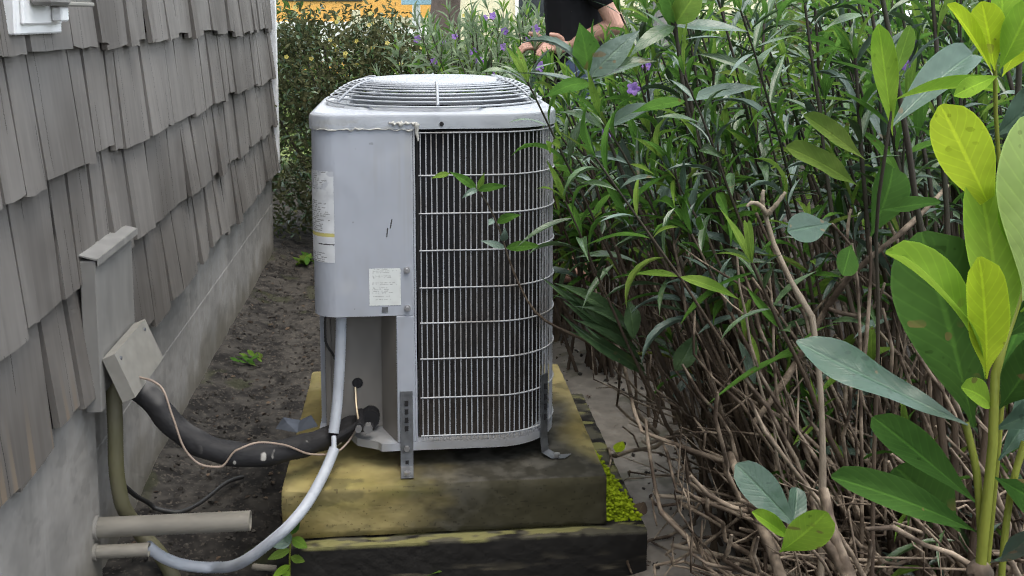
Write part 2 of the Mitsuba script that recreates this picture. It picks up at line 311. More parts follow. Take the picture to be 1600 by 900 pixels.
GX, GY = np.meshgrid(gx, gy, indexing='ij')
gv = np.stack([GX, GY, gh(GX, GY)], -1).reshape(-1, 3)
i, j = np.meshgrid(np.arange(len(gx) - 1), np.arange(len(gy) - 1), indexing='ij')
ny_ = len(gy)
q = np.stack([i * ny_ + j, (i + 1) * ny_ + j, (i + 1) * ny_ + j + 1, i * ny_ + j + 1], -1).reshape(-1, 4)
gm = trimesh.Trimesh(gv, np.vstack([q[:, [0, 1, 2]], q[:, [0, 2, 3]]]), process=False)
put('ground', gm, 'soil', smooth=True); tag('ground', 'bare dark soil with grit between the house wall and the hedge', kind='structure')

# ------------------------------------------------------------------ house
rng = np.random.default_rng(7)
HX = -0.70
put('wall', box(-5.5, HX + .003, -2.5, 5.45, .4665, 2.75), 'dark_gap', 'house')
fl = put('foundation', cat_([box(-5.5, HX, 2.285, 5.50, -.4, .466), box(-5.5, HX + .019, -2.5, 2.283, -.4, .466),
                             box(HX - .02, HX + .0018, 2.285, 5.497, -.3, .288, .003)]), 'foundation_paint', 'house')
put('corner_trim', box(HX - .02, HX + .046, 5.452, 5.492, .45, 2.75, .002), 'white_trim', 'house')
put('corner_trim', box(-5.5, HX + .0435, 5.494, 5.52, .45, 2.75, .002), 'white_trim', 'house')
# unseen roof; its eave over the wall is added for shade
rf = [(-5.6, -2.9, 3.9), (-5.6, 5.9, 3.9), (-.42, -2.9, 2.62), (-.42, 5.9, 2.62)]
put('roof', hull(rf + [(x, y, z + .12) for x, y, z in rf]), 'roofing', 'house')
put('soffit', box(-.70, -.44, -2.85, 5.85, 2.60, 2.617), 'white_trim', 'house')
def shingle(y0, y1, z0, z1, tb, tt, seed):
    """One split shake: thick at the butt z0, thin at the top, uneven butt and face."""
    r = np.random.default_rng(seed)
    nu, nv = 4, 3
    u = np.linspace(0, 1, nu); v = np.linspace(0, 1, nv)
    jag = r.normal(0, .0016, nu) + r.normal(0, .005) * (u - .5); rid = r.normal(0, .0013, nu)
    skew = r.normal(0, .006)
    F, Bk = [], []
    for b in v:
        for k, a in enumerate(u):
            y = y0 + (y1 - y0) * a + skew * b * (1 if a in (0, 1) else .8) + (0 if a in (0, 1) else r.normal(0, .002))
            z = z0 + jag[k] * (1 - b) + (z1 - z0) * b
            x = HX + .010 + tb * (1 - b) + tt * b + rid[k] * (1 - .5 * b)
            F.append((x, y, z)); Bk.append((x - .009 - .004 * (1 - b), y, z))
    V = np.array(F + Bk); N = len(F); f = []
    for bb in range(nv - 1):
        for aa in range(nu - 1):
            o = bb * nu + aa
            f += [(o, o + 1, o + nu + 1), (o, o + nu + 1, o + nu)]
    rim = [k for k in range(nu)] + [(bb + 1) * nu - 1 for bb in range(1, nv)]
    for k in range(nu - 1): f += [(k, N + k, N + k + 1), (k, N + k + 1, k + 1)]
    for bb in range(nv - 1):
        a0, a1 = bb * nu, (bb + 1) * nu
        f += [(a0, a1, N + a1), (a0, N + a1, N + a0)]
        a0, a1 = bb * nu + nu - 1, (bb + 1) * nu + nu - 1
        f += [(a0, N + a1, a1), (a0, N + a0, N + a1)]
    return trimesh.Trimesh(V, np.array(f), process=False)
courses = [.462, .705, .945, 1.185, 1.425]
far_sh = []
for ci, zc in enumerate(courses):
    y = 1.35 + rng.uniform(0, .1)
    while y < 5.44:
        w = rng.choice([.075, .10, .14, .18, .23], p=[.18, .22, .22, .2, .18]) * rng.uniform(.9, 1.12)
        y1 = min(y + w, 5.447)
        if 5.447 - y1 < .05: y1 = 5.447
        dz = rng.choice([0, 0, .006, -.008, .016, -.016], p=[.3, .2, .2, .15, .1, .05])
        m = shingle(y, y1 - rng.uniform(.005, .016), zc + dz, zc + .262, .024 + rng.uniform(0, .017), .004 + rng.uniform(0, .004), int(rng.integers(1e9)))
        put('shingle', m, 'shingle_paint', 'house')
        y = y1 + (rng.uniform(.004, .012) if rng.random() < .12 else 0)
for zc in np.arange(.462, 2.6, .24):
    for (a, b) in ((-2.5, 1.33), (1.35, 5.447)):
        if a > 0 and zc < 1.5: continue
        y = a
        while y < b:
            y1 = min(y + rng.uniform(.08, .2), b)
            far_sh.append(shingle(y, y1 - .005, zc + rng.normal(0, .005), zc + .262, .027, .005, int(rng.integers(1e9)))); y = y1
k = put('shingle_field', cat_(far_sh), 'shingle_paint', 'house'); tag(k, None, kind='stuff')
tag('house', 'grey house wall clad in rough wooden shingles above a painted concrete foundation', 'house')

# white mounting block with a grey outlet on the wall
b = 'wall_box'
x0 = HX + .04
put('mounting_block', cat_([box(x0 - .03, x0 + .012, 1.845, 2.085, 1.218, 1.44, .003), box(x0 + .0125, x0 + .020, 1.865, 2.065, 1.235, 1.42, .003)]), 'white_trim', b)
put('outlet_cover', box(x0 + .0205, x0 + .062, 1.89, 1.985, 1.268, 1.40, .006), 'grey_paint', b)
put('outlet_lid', box(x0 + .0205, x0 + .050, 1.99, 2.17, 1.268, 1.276, .002), 'cap_paint', b)
put('outlet_neck', box(x0 + .0205, x0 + .04, 2.0, 2.04, 1.24, 1.2675, .003), 'white_trim', b)
tag(b, 'white mounting block with a grey outlet box on the shingle wall at the top left', 'wall outlet')

# line set cover on the wall
b = 'pipe_cover'
put('cover_board', box(HX + .01, HX + .056, 2.225, 2.50, .455, .742, .002), 'grey_paint', b)
put('side_board', box(HX + .03, HX + .062, 2.190, 2.222, .430, .752, .002), 'grey_paint', b)
put('flashing', cat_([hull([(HX + .03, y_, z_) for y_ in (2.187, 2.51) for z_ in (.766, .763)] + [(HX + .066, y_, z_) for y_ in (2.187, 2.51) for z_ in (.7565, .7525)]), box(HX + .0665, HX + .0685, 2.187, 2.51, .742, .7565)]), 'grey_paint', b)
def slab_between(tl, tr, br, bl, th):
    P4 = np.array([tl, tr, br, bl], float); nrm = np.cross(P4[1] - P4[0], P4[3] - P4[0]); nrm /= np.linalg.norm(nrm)
    if nrm[0] < 0: nrm = -nrm
    return hull(np.vstack([P4, P4 - nrm * th]))
put('flap', slab_between((-.612, 2.205, .550), (-.612, 2.465, .550), (-.574, 2.465, .455), (-.574, 2.205, .455), .028), 'cap_paint', b)
for (yy, zz) in ((2.225, .535), (2.43, .535)):
    put('screw', cyl((-.61, yy, zz), (-.603, yy, zz), .004, 10), 'galvanized', b)
tag(b, 'grey wooden pipe cover with a tilted flap low on the shingle wall', 'pipe cover')

# ------------------------------------------------------------------ pipes and cables
p = spline([(-.665, 2.345, .475), (-.63, 2.33, .455), (-.576, 2.30, .428), (-.512, 2.275, .362), (-.440, 2.262, .316), (-.341, 2.28, .286), (-.262, 2.33, .279), (-.168, 2.43, .270), (-.13, 2.48, .272)], 60)
r = .0258 + .0018 * np.sin(np.arange(60) * .9) * np.random.default_rng(1).uniform(.2, 1, 60)
put('insulated_pipe', tube(p, r, 20), 'black_foam', smooth=True)
tag('insulated_pipe', 'thick black foam insulated pipe sagging from the wall cover to the air conditioner', 'pipe')
p = spline([(-.585, 2.28, .474), (-.561, 2.262, .474), (-.53, 2.245, .462), (-.502, 2.22, .402), (-.478, 2.212, .334), (-.450, 2.214, .300), (-.410, 2.236, .282), (-.375, 2.236, .318), (-.338, 2.252, .326), (-.285, 2.280, .309), (-.220, 2.325, .264), (-.175, 2.35, .254), (-.137, 2.40, .272), (-.118, 2.46, .30)], 70)
put('control_wire', tube(p, .0024, 7), 'wire_pink', smooth=True)
tag('control_wire', 'thin pinkish wire looped over the black insulated pipe', 'wire')
b = 'conduit'
pc = spline([(-.156, 2.402, .572), (-.163, 2.400, .431), (-.170, 2.384, .346), (-.177, 2.364, .296)], 16)
put('upper_tube', tube(pc, .0125, 14), 'conduit_grey', b, smooth=40)
pc = spline([(-.176, 2.355, .292), (-.174, 2.335, .272)], 4)
put('core', tube(pc, .006, 10), 'conduit_grey', b, smooth=40)
pc = spline([(-.173, 2.332, .273), (-.196, 2.288, .230), (-.228, 2.222, .194), (-.275, 2.180, .156), (-.342, 2.200, .095), (-.400, 2.25, .046), (-.450, 2.295, .022), (-.506, 2.290, .034), (-.546, 2.268, .066), (-.574, 2.25, .104)], 60)
put('lower_tube', tube(pc, .0122, 14), 'conduit_grey', b, smooth=40)
tag(b, 'pale grey flexible electrical conduit curving from the air conditioner to the ground', 'conduit')
def stub(name, y, z, x1, r0, th, label):
    prof = tube(np.array([(HX - .01, y, z), (x1, y, z)]), r0, 24, caps=False)
    inner = tube(np.array([(x1, y, z), (x1 - .12, y, z)]), r0 - th, 24, caps=False)
    v = []; ang = np.arange(24) * 2 * np.pi / 24
    ro = np.stack([np.full(24, x1), y + r0 * np.cos(ang), z + r0 * np.sin(ang)], 1); ri = np.stack([np.full(24, x1), y + (r0 - th) * np.cos(ang), z + (r0 - th) * np.sin(ang)], 1)
    ii = np.arange(24); jj = (ii + 1) % 24
    rim = trimesh.Trimesh(np.vstack([ro, ri]), np.vstack([np.stack([ii, jj, jj + 24], 1), np.stack([ii, jj + 24, ii + 24], 1)]), process=False)
    put('tube', prof, 'pvc_grey', name, smooth=True); put('mouth', cat_([inner, rim]), 'pvc_grey', name)
    put('collar', tube(np.array([(HX + .017, y, z), (HX + .026, y, z)]), r0 + .004, 24), 'foundation_paint', name)
    tag(name, label, 'pipe')
stub('drain_pipe', 2.25, .150, -.352, .0215, .004, 'upper and wider of two grey plastic pipes sticking out of the foundation')
stub('service_pipe', 2.232, .104, -.566, .0145, .003, 'lower and shorter grey plastic pipe sticking out of the foundation')
p = spline([(-.648, 2.315, .49), (-.648, 2.315, .366), (-.650, 2.315, .264), (-.645, 2.325, .173), (-.622, 2.35, .098), (-.570, 2.34, .036), (-.53, 2.31, -.02)], 40)
put('conduit_riser', tube(p, .0165, 14), 'pvc_olive', smooth=True)
tag('conduit_riser', 'olive stained conduit rising from the soil beside the foundation to the pipe cover', 'conduit')
p = spline([(-.655, 2.33, .225), (-.650, 2.45, .13), (-.632, 2.55, .050), (-.578, 2.55, .034), (-.534, 2.60, .030), (-.487, 2.70, .034), (-.45, 2.77, .02)], 40)
put('ground_cable', tube(p, .0055, 8), 'wire_black', smooth=True)
tag('ground_cable', 'thin dark cable drooping to the soil behind the drain pipe', 'cable')

# ------------------------------------------------------------------ concrete pad and slab
def rough_block(x0, x1, y0, y1, z0, z1, amp, seed, skew=0.0, step=.02):
    m = m3.Manifold.cube((x1 - x0, y1 - y0, z1 - z0)).translate((x0, y0, z0)).refine_to_length(step)
    mm = m.to_mesh(); v = np.array(mm.vert_properties[:, :3], float); f = np.array(mm.tri_verts)
    c = np.array([(x0 + x1) / 2, (y0 + y1) / 2, (z0 + z1) / 2]); h = np.array([(x1 - x0) / 2, (y1 - y0) / 2, (z1 - z0) / 2])
    rr = .0045; q = v - c
    core = np.clip(q, -(h - rr), h - rr); dd = q - core; L = np.linalg.norm(dd, axis=1, keepdims=True)
    ct = (np.abs(q) > (h - 1e-6)).sum(1)[:, None]
    v = c + np.where(ct >= 2, core + dd / np.maximum(L, 1e-9) * rr, q)
    n = trimesh.Trimesh(v, f, process=False).vertex_normals
    v = v + n * (amp * (meshkit.fbm(v * 18, 4, seed) - .5))[:, None]
    v[:, 2] += skew * (v[:, 0] - c[0]) * (v[:, 2] - z0) / (z1 - z0)
    return trimesh.Trimesh(v, f, process=False)
put('equipment_pad', rough_block(-.288, .447, 2.276, 3.075, .088, .203, .006, 1), 'pad_concrete', smooth=50)
tag('equipment_pad', 'yellowish algae stained concrete pad under the air conditioner, upper of two slabs', 'concrete pad')
put('base_slab', rough_block(-.30, .535, 2.245, 3.14, -.06, .083, .009, 2), 'slab_concrete', smooth=50)
tag('base_slab', 'blackened lower concrete slab beneath the yellowish pad', 'concrete slab')
# moss on the slab beside the pad
rm = np.random.default_rng(3); parts = []
for k in range(1500):
    t = rm.random() ** 1.6
    y = 2.30 + t * .50; x = .449 + rm.random() ** 1.5 * (.085 - .05 * t); z = .083 + rm.random() ** 2 * (.085 * (1 - 1.1 * t) * (1 - (x - .449) / .1) if t < .9 else .004)
    s = trimesh.creation.icosphere(1, rm.uniform(.0025, .0055)); s.apply_scale((1, 1, .7)); s.apply_translation((x, y, max(z, .082)))
    parts.append(s)
put('moss', cat_(parts), 'moss_green', smooth=True); tag('moss', 'bright lime green moss clump growing against the right side of the pad', 'moss', kind='stuff')

# ------------------------------------------------------------------ air conditioner
A = 'air_conditioner'
AX0, AX1, AY0, AY1 = -.217, .350, 2.36, 2.925
def rrect(x0, x1, y0, y1, r, inset=0.0, n=10):
    """Corner radii r = (front left, front right, back right, back left); outline anticlockwise from the front left."""
    pts = []
    cs = [(x0, y0, 1, 1, 180), (x1, y0, -1, 1, 270), (x1, y1, -1, -1, 0), (x0, y1, 1, -1, 90)]
    for (x, y, sx, sy, a0), rr in zip(cs, r):
        cx_, cy_ = x + sx * rr, y + sy * rr
        for k in range(n + 1):
            a = math.radians(a0 + 90 * k / n)
            pts.append((cx_ + (rr - inset) * math.cos(a), cy_ + (rr - inset) * math.sin(a)))
    return pts
RAD = (.058, .15, .11, .07)
# base pan
pan = sg.Polygon(rrect(AX0, AX1, AY0, AY1, (.03, .15, .11, .07)))
pan = pan.difference(sg.Polygon([(-.23, 2.35), (-.06, 2.35), (-.075, 2.372), (-.125, 2.40), (-.155, 2.47), (-.23, 2.47)]))
put('base_pan', cat_([extrude(pan, .249, .268), extrude(pan.buffer(-.012), .244, .2488)] + [box(x - .03, x + .03, y - .03, y + .03, .2045, .2438) for x in (-.10, .24) for y in (2.55, 2.82)] + [extrude(pan.buffer(-.13), .225, .2437)]), 'ac_paint', A)
# front post, recess walls
put('corner_post', box(-.030, .012, AY0, AY0 + .03, .2685, .5705, .002), 'ac_paint', A)
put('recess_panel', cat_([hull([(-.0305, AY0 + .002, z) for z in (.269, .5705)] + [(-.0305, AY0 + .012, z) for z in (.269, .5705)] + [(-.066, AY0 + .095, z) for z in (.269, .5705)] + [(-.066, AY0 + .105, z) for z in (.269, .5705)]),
                     box(-.185, -.066, AY0 + .106, AY0 + .112, .2685, .60), box(-.200, -.1855, AY0 + .10, AY0 + .19, .25, .60, .002)]), 'ac_recess_shade', A)
put('side_panel', cat_([box(AX0 + .003, AX0 + .02, AY0 + .14, AY1 - .06, .2685, .9975), box(AX0 - .012, AX0 + .0025, AY1 - .22, AY1 - .06, .2045, .30, .004)]), 'ac_paint', A)
# control box front: wraps round the left corner
prof = [p for p in rrect(AX0, .012, AY0, AY0 + .40, (RAD[0], .004, .004, .004)) ]
inner = [(x, y) for x, y in rrect(AX0 + .003, .009, AY0 + .003, AY0 + .397, (RAD[0] - .003, .002, .002, .002))]
cp = put('control_panel', cat_([extrude(sg.Polygon(prof).difference(sg.Polygon(inner)), .571, .9975), extrude(sg.Polygon(inner), .5715, .575)]), 'ac_paint', A, smooth=25)
def wrap_label(s0, s1, z0, z1, mat, name, key, n=14):
    """A sheet lying on the control panel's outline from arc length s0 to s1, measured from the start of the front flat."""
    v, uvs = [], []
    for k in range(n + 1):
        s = s0 + (s1 - s0) * k / n
        xs = AX0 + RAD[0]
        if s >= 0: x, y = xs + s, AY0 - .0012
        else:
            a = -s / RAD[0]
            if a < math.pi / 2: x, y = xs - (RAD[0] + .0012) * math.sin(a), AY0 + RAD[0] - (RAD[0] + .0012) * math.cos(a)
            else: x, y = AX0 - .0012, AY0 + RAD[0] + (a - math.pi / 2) * RAD[0]
        for z, vv in ((z0, 0.), (z1, 1.)):
            v.append((x, y, z)); uvs.append((k / n, vv))
    f = []
    for k in range(n):
        o = 2 * k; f += [(o, o + 2, o + 3), (o, o + 3, o + 1)]
    return put(name, trimesh.Trimesh(np.array(v), np.array(f), process=False), mat, key, smooth=True, uv=np.array(uvs))
lb = wrap_label(-.115, -.006, .697, .905, 'worn_label', 'label', cp); tag(lb, 'worn white warning label wrapping round the panel corner')
lb = wrap_label(.0695, .1405, .596, .682, 'white_label', 'label', cp, 2); tag(lb, 'small square white label near the bottom of the panel')
for zz in (.677, .588):
    put('screw', cat_([cyl((-.004, AY0 - .0005, zz), (-.004, AY0 - .004, zz), .0075, 14), cyl((-.004, AY0 - .004, zz), (-.004, AY0 - .010, zz), .0048, 6)]), 'bolt_steel', cp)
put('patch', box(-.062, -.048, AY0 - .0014, AY0 - .0005, .579, .592), 'galvanized', cp)
# coil: the finned block behind the grille
o_ = rrect(AX0 + .03, AX1 - .028, AY0 + .028, AY1 - .028, (.05, .125, .09, .05))
i_ = rrect(AX0 + .06, AX1 - .058, AY0 + .058, AY1 - .058, (.03, .10, .07, .03))
coil = sg.Polygon(o_).difference(sg.Polygon(i_)).difference(sg.box(-.3, 2.3, .02, 2.62))
put('coil', extrude(coil, .2685, .9975), 'coil_fins', A)
# vertical steel edge beside the grille and the grille wires
put('grille_edge', box(.0125, .0165, AY0 + .001, AY0 + .03, .2685, .9975), 'ac_paint', A)
gp = np.array([p for p in rrect(AX0, AX1, AY0, AY1, RAD, n=24)])
fr = np.vstack([[.024, AY0], gp[25:50], gp[50:75], [[.0, AY1]]])
seg = np.r_[0, np.cumsum(np.linalg.norm(np.diff(fr, axis=0), axis=1))]
def on_path(s, off=0.0):
    x, y = np.interp(s, seg, fr[:, 0]), np.interp(s, seg, fr[:, 1])
    x2, y2 = np.interp(s + .002, seg, fr[:, 0]), np.interp(s + .002, seg, fr[:, 1])
    t = np.stack([x2 - x, y2 - y], -1); t /= np.linalg.norm(t, axis=-1, keepdims=True) + 1e-12
    return np.stack([x + t[..., 1] * off, y - t[..., 0] * off], -1)
rows = [.990, .893, .806, .7206, .634, .5515, .4667, .3745, .283]
smax = 1.05
ss = np.linspace(0, smax, 70)
for z in rows:
    q2 = on_path(ss, .0012)
    put('horizontal_wire', tube(np.c_[q2, np.full(len(q2), z)], .0020, 6), 'ac_wire', A, smooth=True)
k = 0; s = .004
while s < smax:
    q2 = on_path(np.array([s]), -.0022)[0]
    jit = rng.normal(0, .0006, 4)
    put('vertical_wire', tube([(q2[0] + jit[0], q2[1], .272), (q2[0] + jit[1], q2[1], .6), (q2[0] + jit[2], q2[1], .992)], .0016, 6), 'ac_wire', A, smooth=True)
    s += .0127 if s < .42 else .0254
# top cover with a round hole, fan guard
tc = sg.Polygon(rrect(AX0 - .003, AX1 + .003, AY0 - .003, AY1 + .003, RAD))
ctr = ((AX0 + AX1) / 2 + .003, (AY0 + AY1) / 2)
hole = sg.Point(*ctr).buffer(.250, 48)
def rim_loft(levels, hole_r):
    """Stacked outlines (inset, z) closed over to the hole: a pressed steel lid."""
    rings = []
    for ins, z in levels:
        rings.append(np.c_[np.array(rrect(AX0 - .004, AX1 + .004, AY0 - .004, AY1 + .004, RAD, inset=0, n=10)), np.full(44, z)])
        c = np.array([ctr[0], ctr[1]]); d = rings[-1][:, :2] - c; L = np.linalg.norm(d, axis=1, keepdims=True); rings[-1][:, :2] = c + d * (L - ins) / L
    hr = []
    for p_ in rings[-1]:
        a = math.atan2(p_[1] - ctr[1], p_[0] - ctr[0]); hr.append((a))
    for rr, z in hole_r:
        rings.append(np.array([(ctr[0] + rr * math.cos(a), ctr[1] + rr * math.sin(a), z) for a in hr]))
    v = np.vstack(rings); f = []
    n = 44
    for L in range(len(rings) - 1):
        for k in range(n):
            a, b_ = L * n + k, L * n + (k + 1) % n
            f += [(a, b_, b_ + n), (a, b_ + n, a + n)]
    return trimesh.Trimesh(v, np.array(f), process=False)
tcv = put('top_cover', rim_loft([(.004, .9985), (0, .9986), (0, 1.026), (.003, 1.031), (.010, 1.0345), (.016, 1.0355)], [(.276, 1.0365), (.272, 1.041), (.267, 1.042), (.263, 1.039), (.262, 1.01)]), 'ac_cover', A, smooth=28)
put('screw', cyl((.077, AY0 - .0045, 1.010), (.077, AY0 - .0065, 1.010), .005, 10), 'black_inside', tcv)
rr = np.random.default_rng(11)
cm = []
xs = np.linspace(-.20, .012, 26)
pc = np.c_[xs, np.full(26, AY0 - .004), .999 + rr.normal(0, .0022, 26)]
cm.append(tube(pc, np.clip(.0012 + rr.normal(0, .0010, 26), .0006, .0028), 8))
pc = np.c_[np.linspace(-.04, .022, 16), np.full(16, AY0 - .006), 1.012 + rr.normal(0, .002, 16)]
cm.append(tube(pc, np.clip(.0020 + rr.normal(0, .0024, 16), .0008, .0065), 8))
pc = np.c_[np.full(7, .022) + rr.normal(0, .001, 7), np.full(7, AY0 - .005), np.linspace(1.012, .972, 7)]
cm.append(tube(pc, np.linspace(.006, .002, 7), 8))
put('caulk', cat_(cm), 'caulk', tcv, smooth=True)
fg = 'fan_guard'
fgk = A + '__fan_guard'
ang = np.linspace(0, 2 * np.pi, 72, endpoint=False)
RR = np.linspace(.266, .172, 10)
for k, r_ in enumerate(RR):
    z = 1.046 + .047 * math.sin(math.pi / 2 * (k / 9) ** .9)
    m = tube(np.c_[ctr[0] + r_ * np.cos(ang), ctr[1] + r_ * np.sin(ang), np.full(72, 0)], .0030, 8, closed=True)
    m.vertices[:, 2] *= .8; m.apply_translation((0, 0, z))
    put('ring', m, 'ac_cover', fgk, smooth=True)
for a in np.radians([-90, -30, 30, 90, 150, 210]):
    kk = np.linspace(0, 9, 12)
    r_ = np.interp(kk, np.arange(10), RR); z = 1.0495 + .047 * np.sin(np.pi / 2 * (kk / 9) ** .9)
    put('spoke', tube(np.c_[ctr[0] + r_ * np.cos(a), ctr[1] + r_ * np.sin(a), z], .0036, 6), 'ac_cover', fgk, smooth=True)
dome = trimesh.creation.revolve(np.array([(.0, 1.1005), (.08, 1.1000), (.140, 1.0985), (.158, 1.096), (.163, 1.092), (.160, 1.088), (.0, 1.087)]), sections=48); dome.apply_translation((ctr[0], ctr[1], 0))
put('centre_disc', dome, 'ac_cover', fgk, smooth=35)
put('shroud', tube([(ctr[0], ctr[1], 1.008), (ctr[0], ctr[1], .62)], .259, 48, caps=False), 'black_inside', A, smooth=True)
fk = A + '__fan'
put('hub', tube([(ctr[0], ctr[1], .90), (ctr[0], ctr[1], .975)], .055, 24), 'black_inside', fk)
for k in range(3):
    v = []
    for u in np.linspace(0, 1, 7):
        for w_ in np.linspace(-1, 1, 5):
            r_ = .05 + .185 * u; a = 2 * math.pi * k / 3 + .4 + w_ * (.42 + .25 * u)
            v.append((ctr[0] + r_ * math.cos(a), ctr[1] + r_ * math.sin(a), .955 + w_ * .028))
    f = [t_ for a in range(6) for b_ in range(4) for t_ in ((a * 5 + b_, a * 5 + b_ + 1, (a + 1) * 5 + b_ + 1), (a * 5 + b_, (a + 1) * 5 + b_ + 1, (a + 1) * 5 + b_))]
    put('blade', trimesh.Trimesh(np.array(v), np.array(f), process=False), 'fan_metal', fk, smooth=True)
# service valve, cap, capacitor lead
put('service_valve', cat_([cyl((-.118, AY0 + .104, .305), (-.118, AY0 + .02, .300), .011, 12), cyl((-.118, AY0 + .03, .295), (-.085, AY0 + .028, .300), .009, 12),
                      cyl((-.118, AY0 + .05, .30), (-.175, AY0 + .0, .285), .008, 10), cyl((-.095, AY0 + .104, .300), (-.095, AY0 + .07, .300), .022, 14)]), 'black_inside', A)
put('valve_cap', cat_([cyl((-.098, AY0 + .03, .300), (-.098, AY0 + .006, .300), .0105, 6), cyl((-.12, AY0 + .02, .30), (-.12, AY0 + .008, .30), .008, 6)]), 'bolt_steel', A)
put('grommet', tube([(-.125, AY0 + .1055, .378), (-.125, AY0 + .098, .378)], [.013, .010], 14), 'black_inside', A)
put('lead', tube(spline([(-.192, AY0 + .05, .571), (-.195, AY0 + .06, .50), (-.178, AY0 + .08, .455), (-.17, AY0 + .10, .42)], 14), .003, 6), 'wire_black', A)
put('stem', tube(spline([(-.130, AY0 + .10, .37), (-.128, AY0 + .08, .34), (-.120, AY0 + .04, .305)], 8), .003, 6), 'brass', A)
# straps that tie the unit to the pad
def strap(pts, wdir, label=None):
    pts = np.array(pts, float); wd = np.array(wdir, float) / np.linalg.norm(wdir); v = []
    nrm = np.cross(wd, [0, 0, 1.0])
    for p_ in pts: v += [p_ - wd * .0145, p_ + wd * .0145]
    v = np.array(v); v2 = v - nrm * .0022
    n = len(pts); f = []
    for k in range(n - 1):
        o = 2 * k; N = 2 * n
        f += [(o, o + 1, o + 3), (o, o + 3, o + 2), (N + o, N + o + 3, N + o + 1), (N + o, N + o + 2, N + o + 3), (o, o + 2, N + o + 2), (o, N + o + 2, N + o), (o + 1, N + o + 3, o + 3), (o + 1, N + o + 1, N + o + 3)]
    f += [(0, N, N + 1), (0, N + 1, 1), (N - 2, N - 1, N + N - 1), (N - 2, N + N - 1, N + N - 2)]
    key = put('strap', trimesh.Trimesh(np.vstack([v, v2]), np.array(f), process=False), 'galvanized', A)
    return key
k = strap([(-.009, AY0 - .0045, .392), (-.009, AY0 - .0045, .245), (-.009, AY0 - .008, .215), (-.009, AY0 - .035, .2075), (-.009, AY0 - .055, .207)], (1, 0, 0))
for zz in (.365, .345, .325, .305, .222): put('slot', box(-.013, -.005, AY0 - .0075, AY0 - .0068, zz - .006, zz + .006), 'black_inside', k)
put('bolt', cyl((-.009, AY0 - .0068, .258), (-.009, AY0 - .014, .258), .007, 6), 'bolt_steel', k)
put('bolt', cyl((-.009, AY0 - .042, .208), (-.009, AY0 - .042, .2165), .008, 6), 'bolt_steel', k)
sq = on_path(np.array([.305]), .006)[0]; tq = on_path(np.array([.307]), .006)[0] - sq; wd = np.array([tq[0], tq[1], 0]) / np.linalg.norm(tq); od = np.array([wd[1], -wd[0], 0])
s3 = np.array([sq[0], sq[1], 0])
k = strap([s3 + [0, 0, .405], s3 + [0, 0, .245], s3 + od * .004 + [0, 0, .215], s3 + od * .03 + [0, 0, .2075], s3 + od * .055 + wd * .02 + [0, 0, .207]], wd)
for zz in (.375, .35, .325, .30): 
    c = s3 + od * .0025; put('slot', box(c[0] - .003, c[0] + .003, c[1] - .002, c[1] + .001, zz - .007, zz + .007), 'black_inside', k)
c = s3 + od * .035; put('bolt', cyl((c[0], c[1], .208), (c[0], c[1], .2165), .008, 6), 'bolt_steel', k)
tag(A, 'grey metal air conditioner with wire grille and round fan guard on a concrete pad', 'air conditioner')
# scrap of torn tape beside the pipe, strip of paint on the pad
put('metal_scrap', cat_([hull([(-.315, 2.42, .290), (-.262, 2.40, .286), (-.255, 2.44, .300), (-.300, 2.45, .306), (-.29, 2.43, .300)]), hull([(-.262, 2.40, .288), (-.215, 2.41, .296), (-.235, 2.45, .309), (-.262, 2.44, .300)])]), 'silver_tape')
tag('metal_scrap', 'crumpled scrap of silver metal lying behind the black insulated pipe', 'metal scrap')

# ------------------------------------------------------------------ leaves
def leaf_shape(kind, nv, nu, droop, fold, twist, wav, seed):
    r = np.random.default_rng(seed)
    v = np.linspace(0, 1, nv); V, UV = [], []
    if kind == 'lance': prof = lambda t: (np.sin(np.pi * t ** .80) ** 1.05) * (1 - .35 * t ** 3)
    elif kind == 'obov': prof = lambda t: np.where(t < .62, np.sin(np.pi / 2 * np.clip(t / .62, 0, 1) ** 1.35), np.sqrt(np.clip(1 - np.clip((t - .62) / .38, 0, 1) ** 2.3, 0, 1)))
    else: prof = lambda t: np.sin(np.pi * t ** .92) ** .80
    w = prof(v); w = np.maximum(w, .035); w[-1] = .004 if kind == 'lance' else .10
    ph = r.uniform(0, 6)
    a = 0.0; y = z = 0.0
    for k, t in enumerate(v):
        if k:
            a = -droop * t ** 1.3
            y += math.cos(a) / (nv - 1); z += math.sin(a) / (nv - 1)
        tw = twist * t
        for u in np.linspace(-.5, .5, nu):
            xx = u * w[k]
            zz = fold * abs(u) * w[k] * .35 + wav * math.sin(ph + t * 9 + (3 if u > 0 else 0)) * abs(u) * w[k]
            V.append((xx, y - zz * math.sin(a), z, zz * math.cos(a), tw)); UV.append((u + .5, t))
    V = np.array(V); c, s = np.cos(V[:, 4]), np.sin(V[:, 4])
    X = np.stack([V[:, 0] * c - V[:, 3] * .3 * s, V[:, 1], V[:, 2] + V[:, 3] * .3 * c + V[:, 0] * s * .3], 1)
    # chord from base to tip along +y
    tip = X[-(nu // 2 + 1)]; ang_ = math.atan2(tip[2], tip[1]); R = np.array([[1, 0, 0], [0, math.cos(-ang_), -math.sin(-ang_)], [0, math.sin(-ang_), math.cos(-ang_)]])
    X = (X @ R.T) / np.linalg.norm(tip[1:]) * np.array([np.linalg.norm(tip[1:]), 1, 1])
    F = [t_ for a_ in range(nv - 1) for b_ in range(nu - 1) for t_ in ((a_ * nu + b_, a_ * nu + b_ + 1, (a_ + 1) * nu + b_ + 1), (a_ * nu + b_, (a_ + 1) * nu + b_ + 1, (a_ + 1) * nu + b_))]
    return X, np.array(F), np.array(UV)
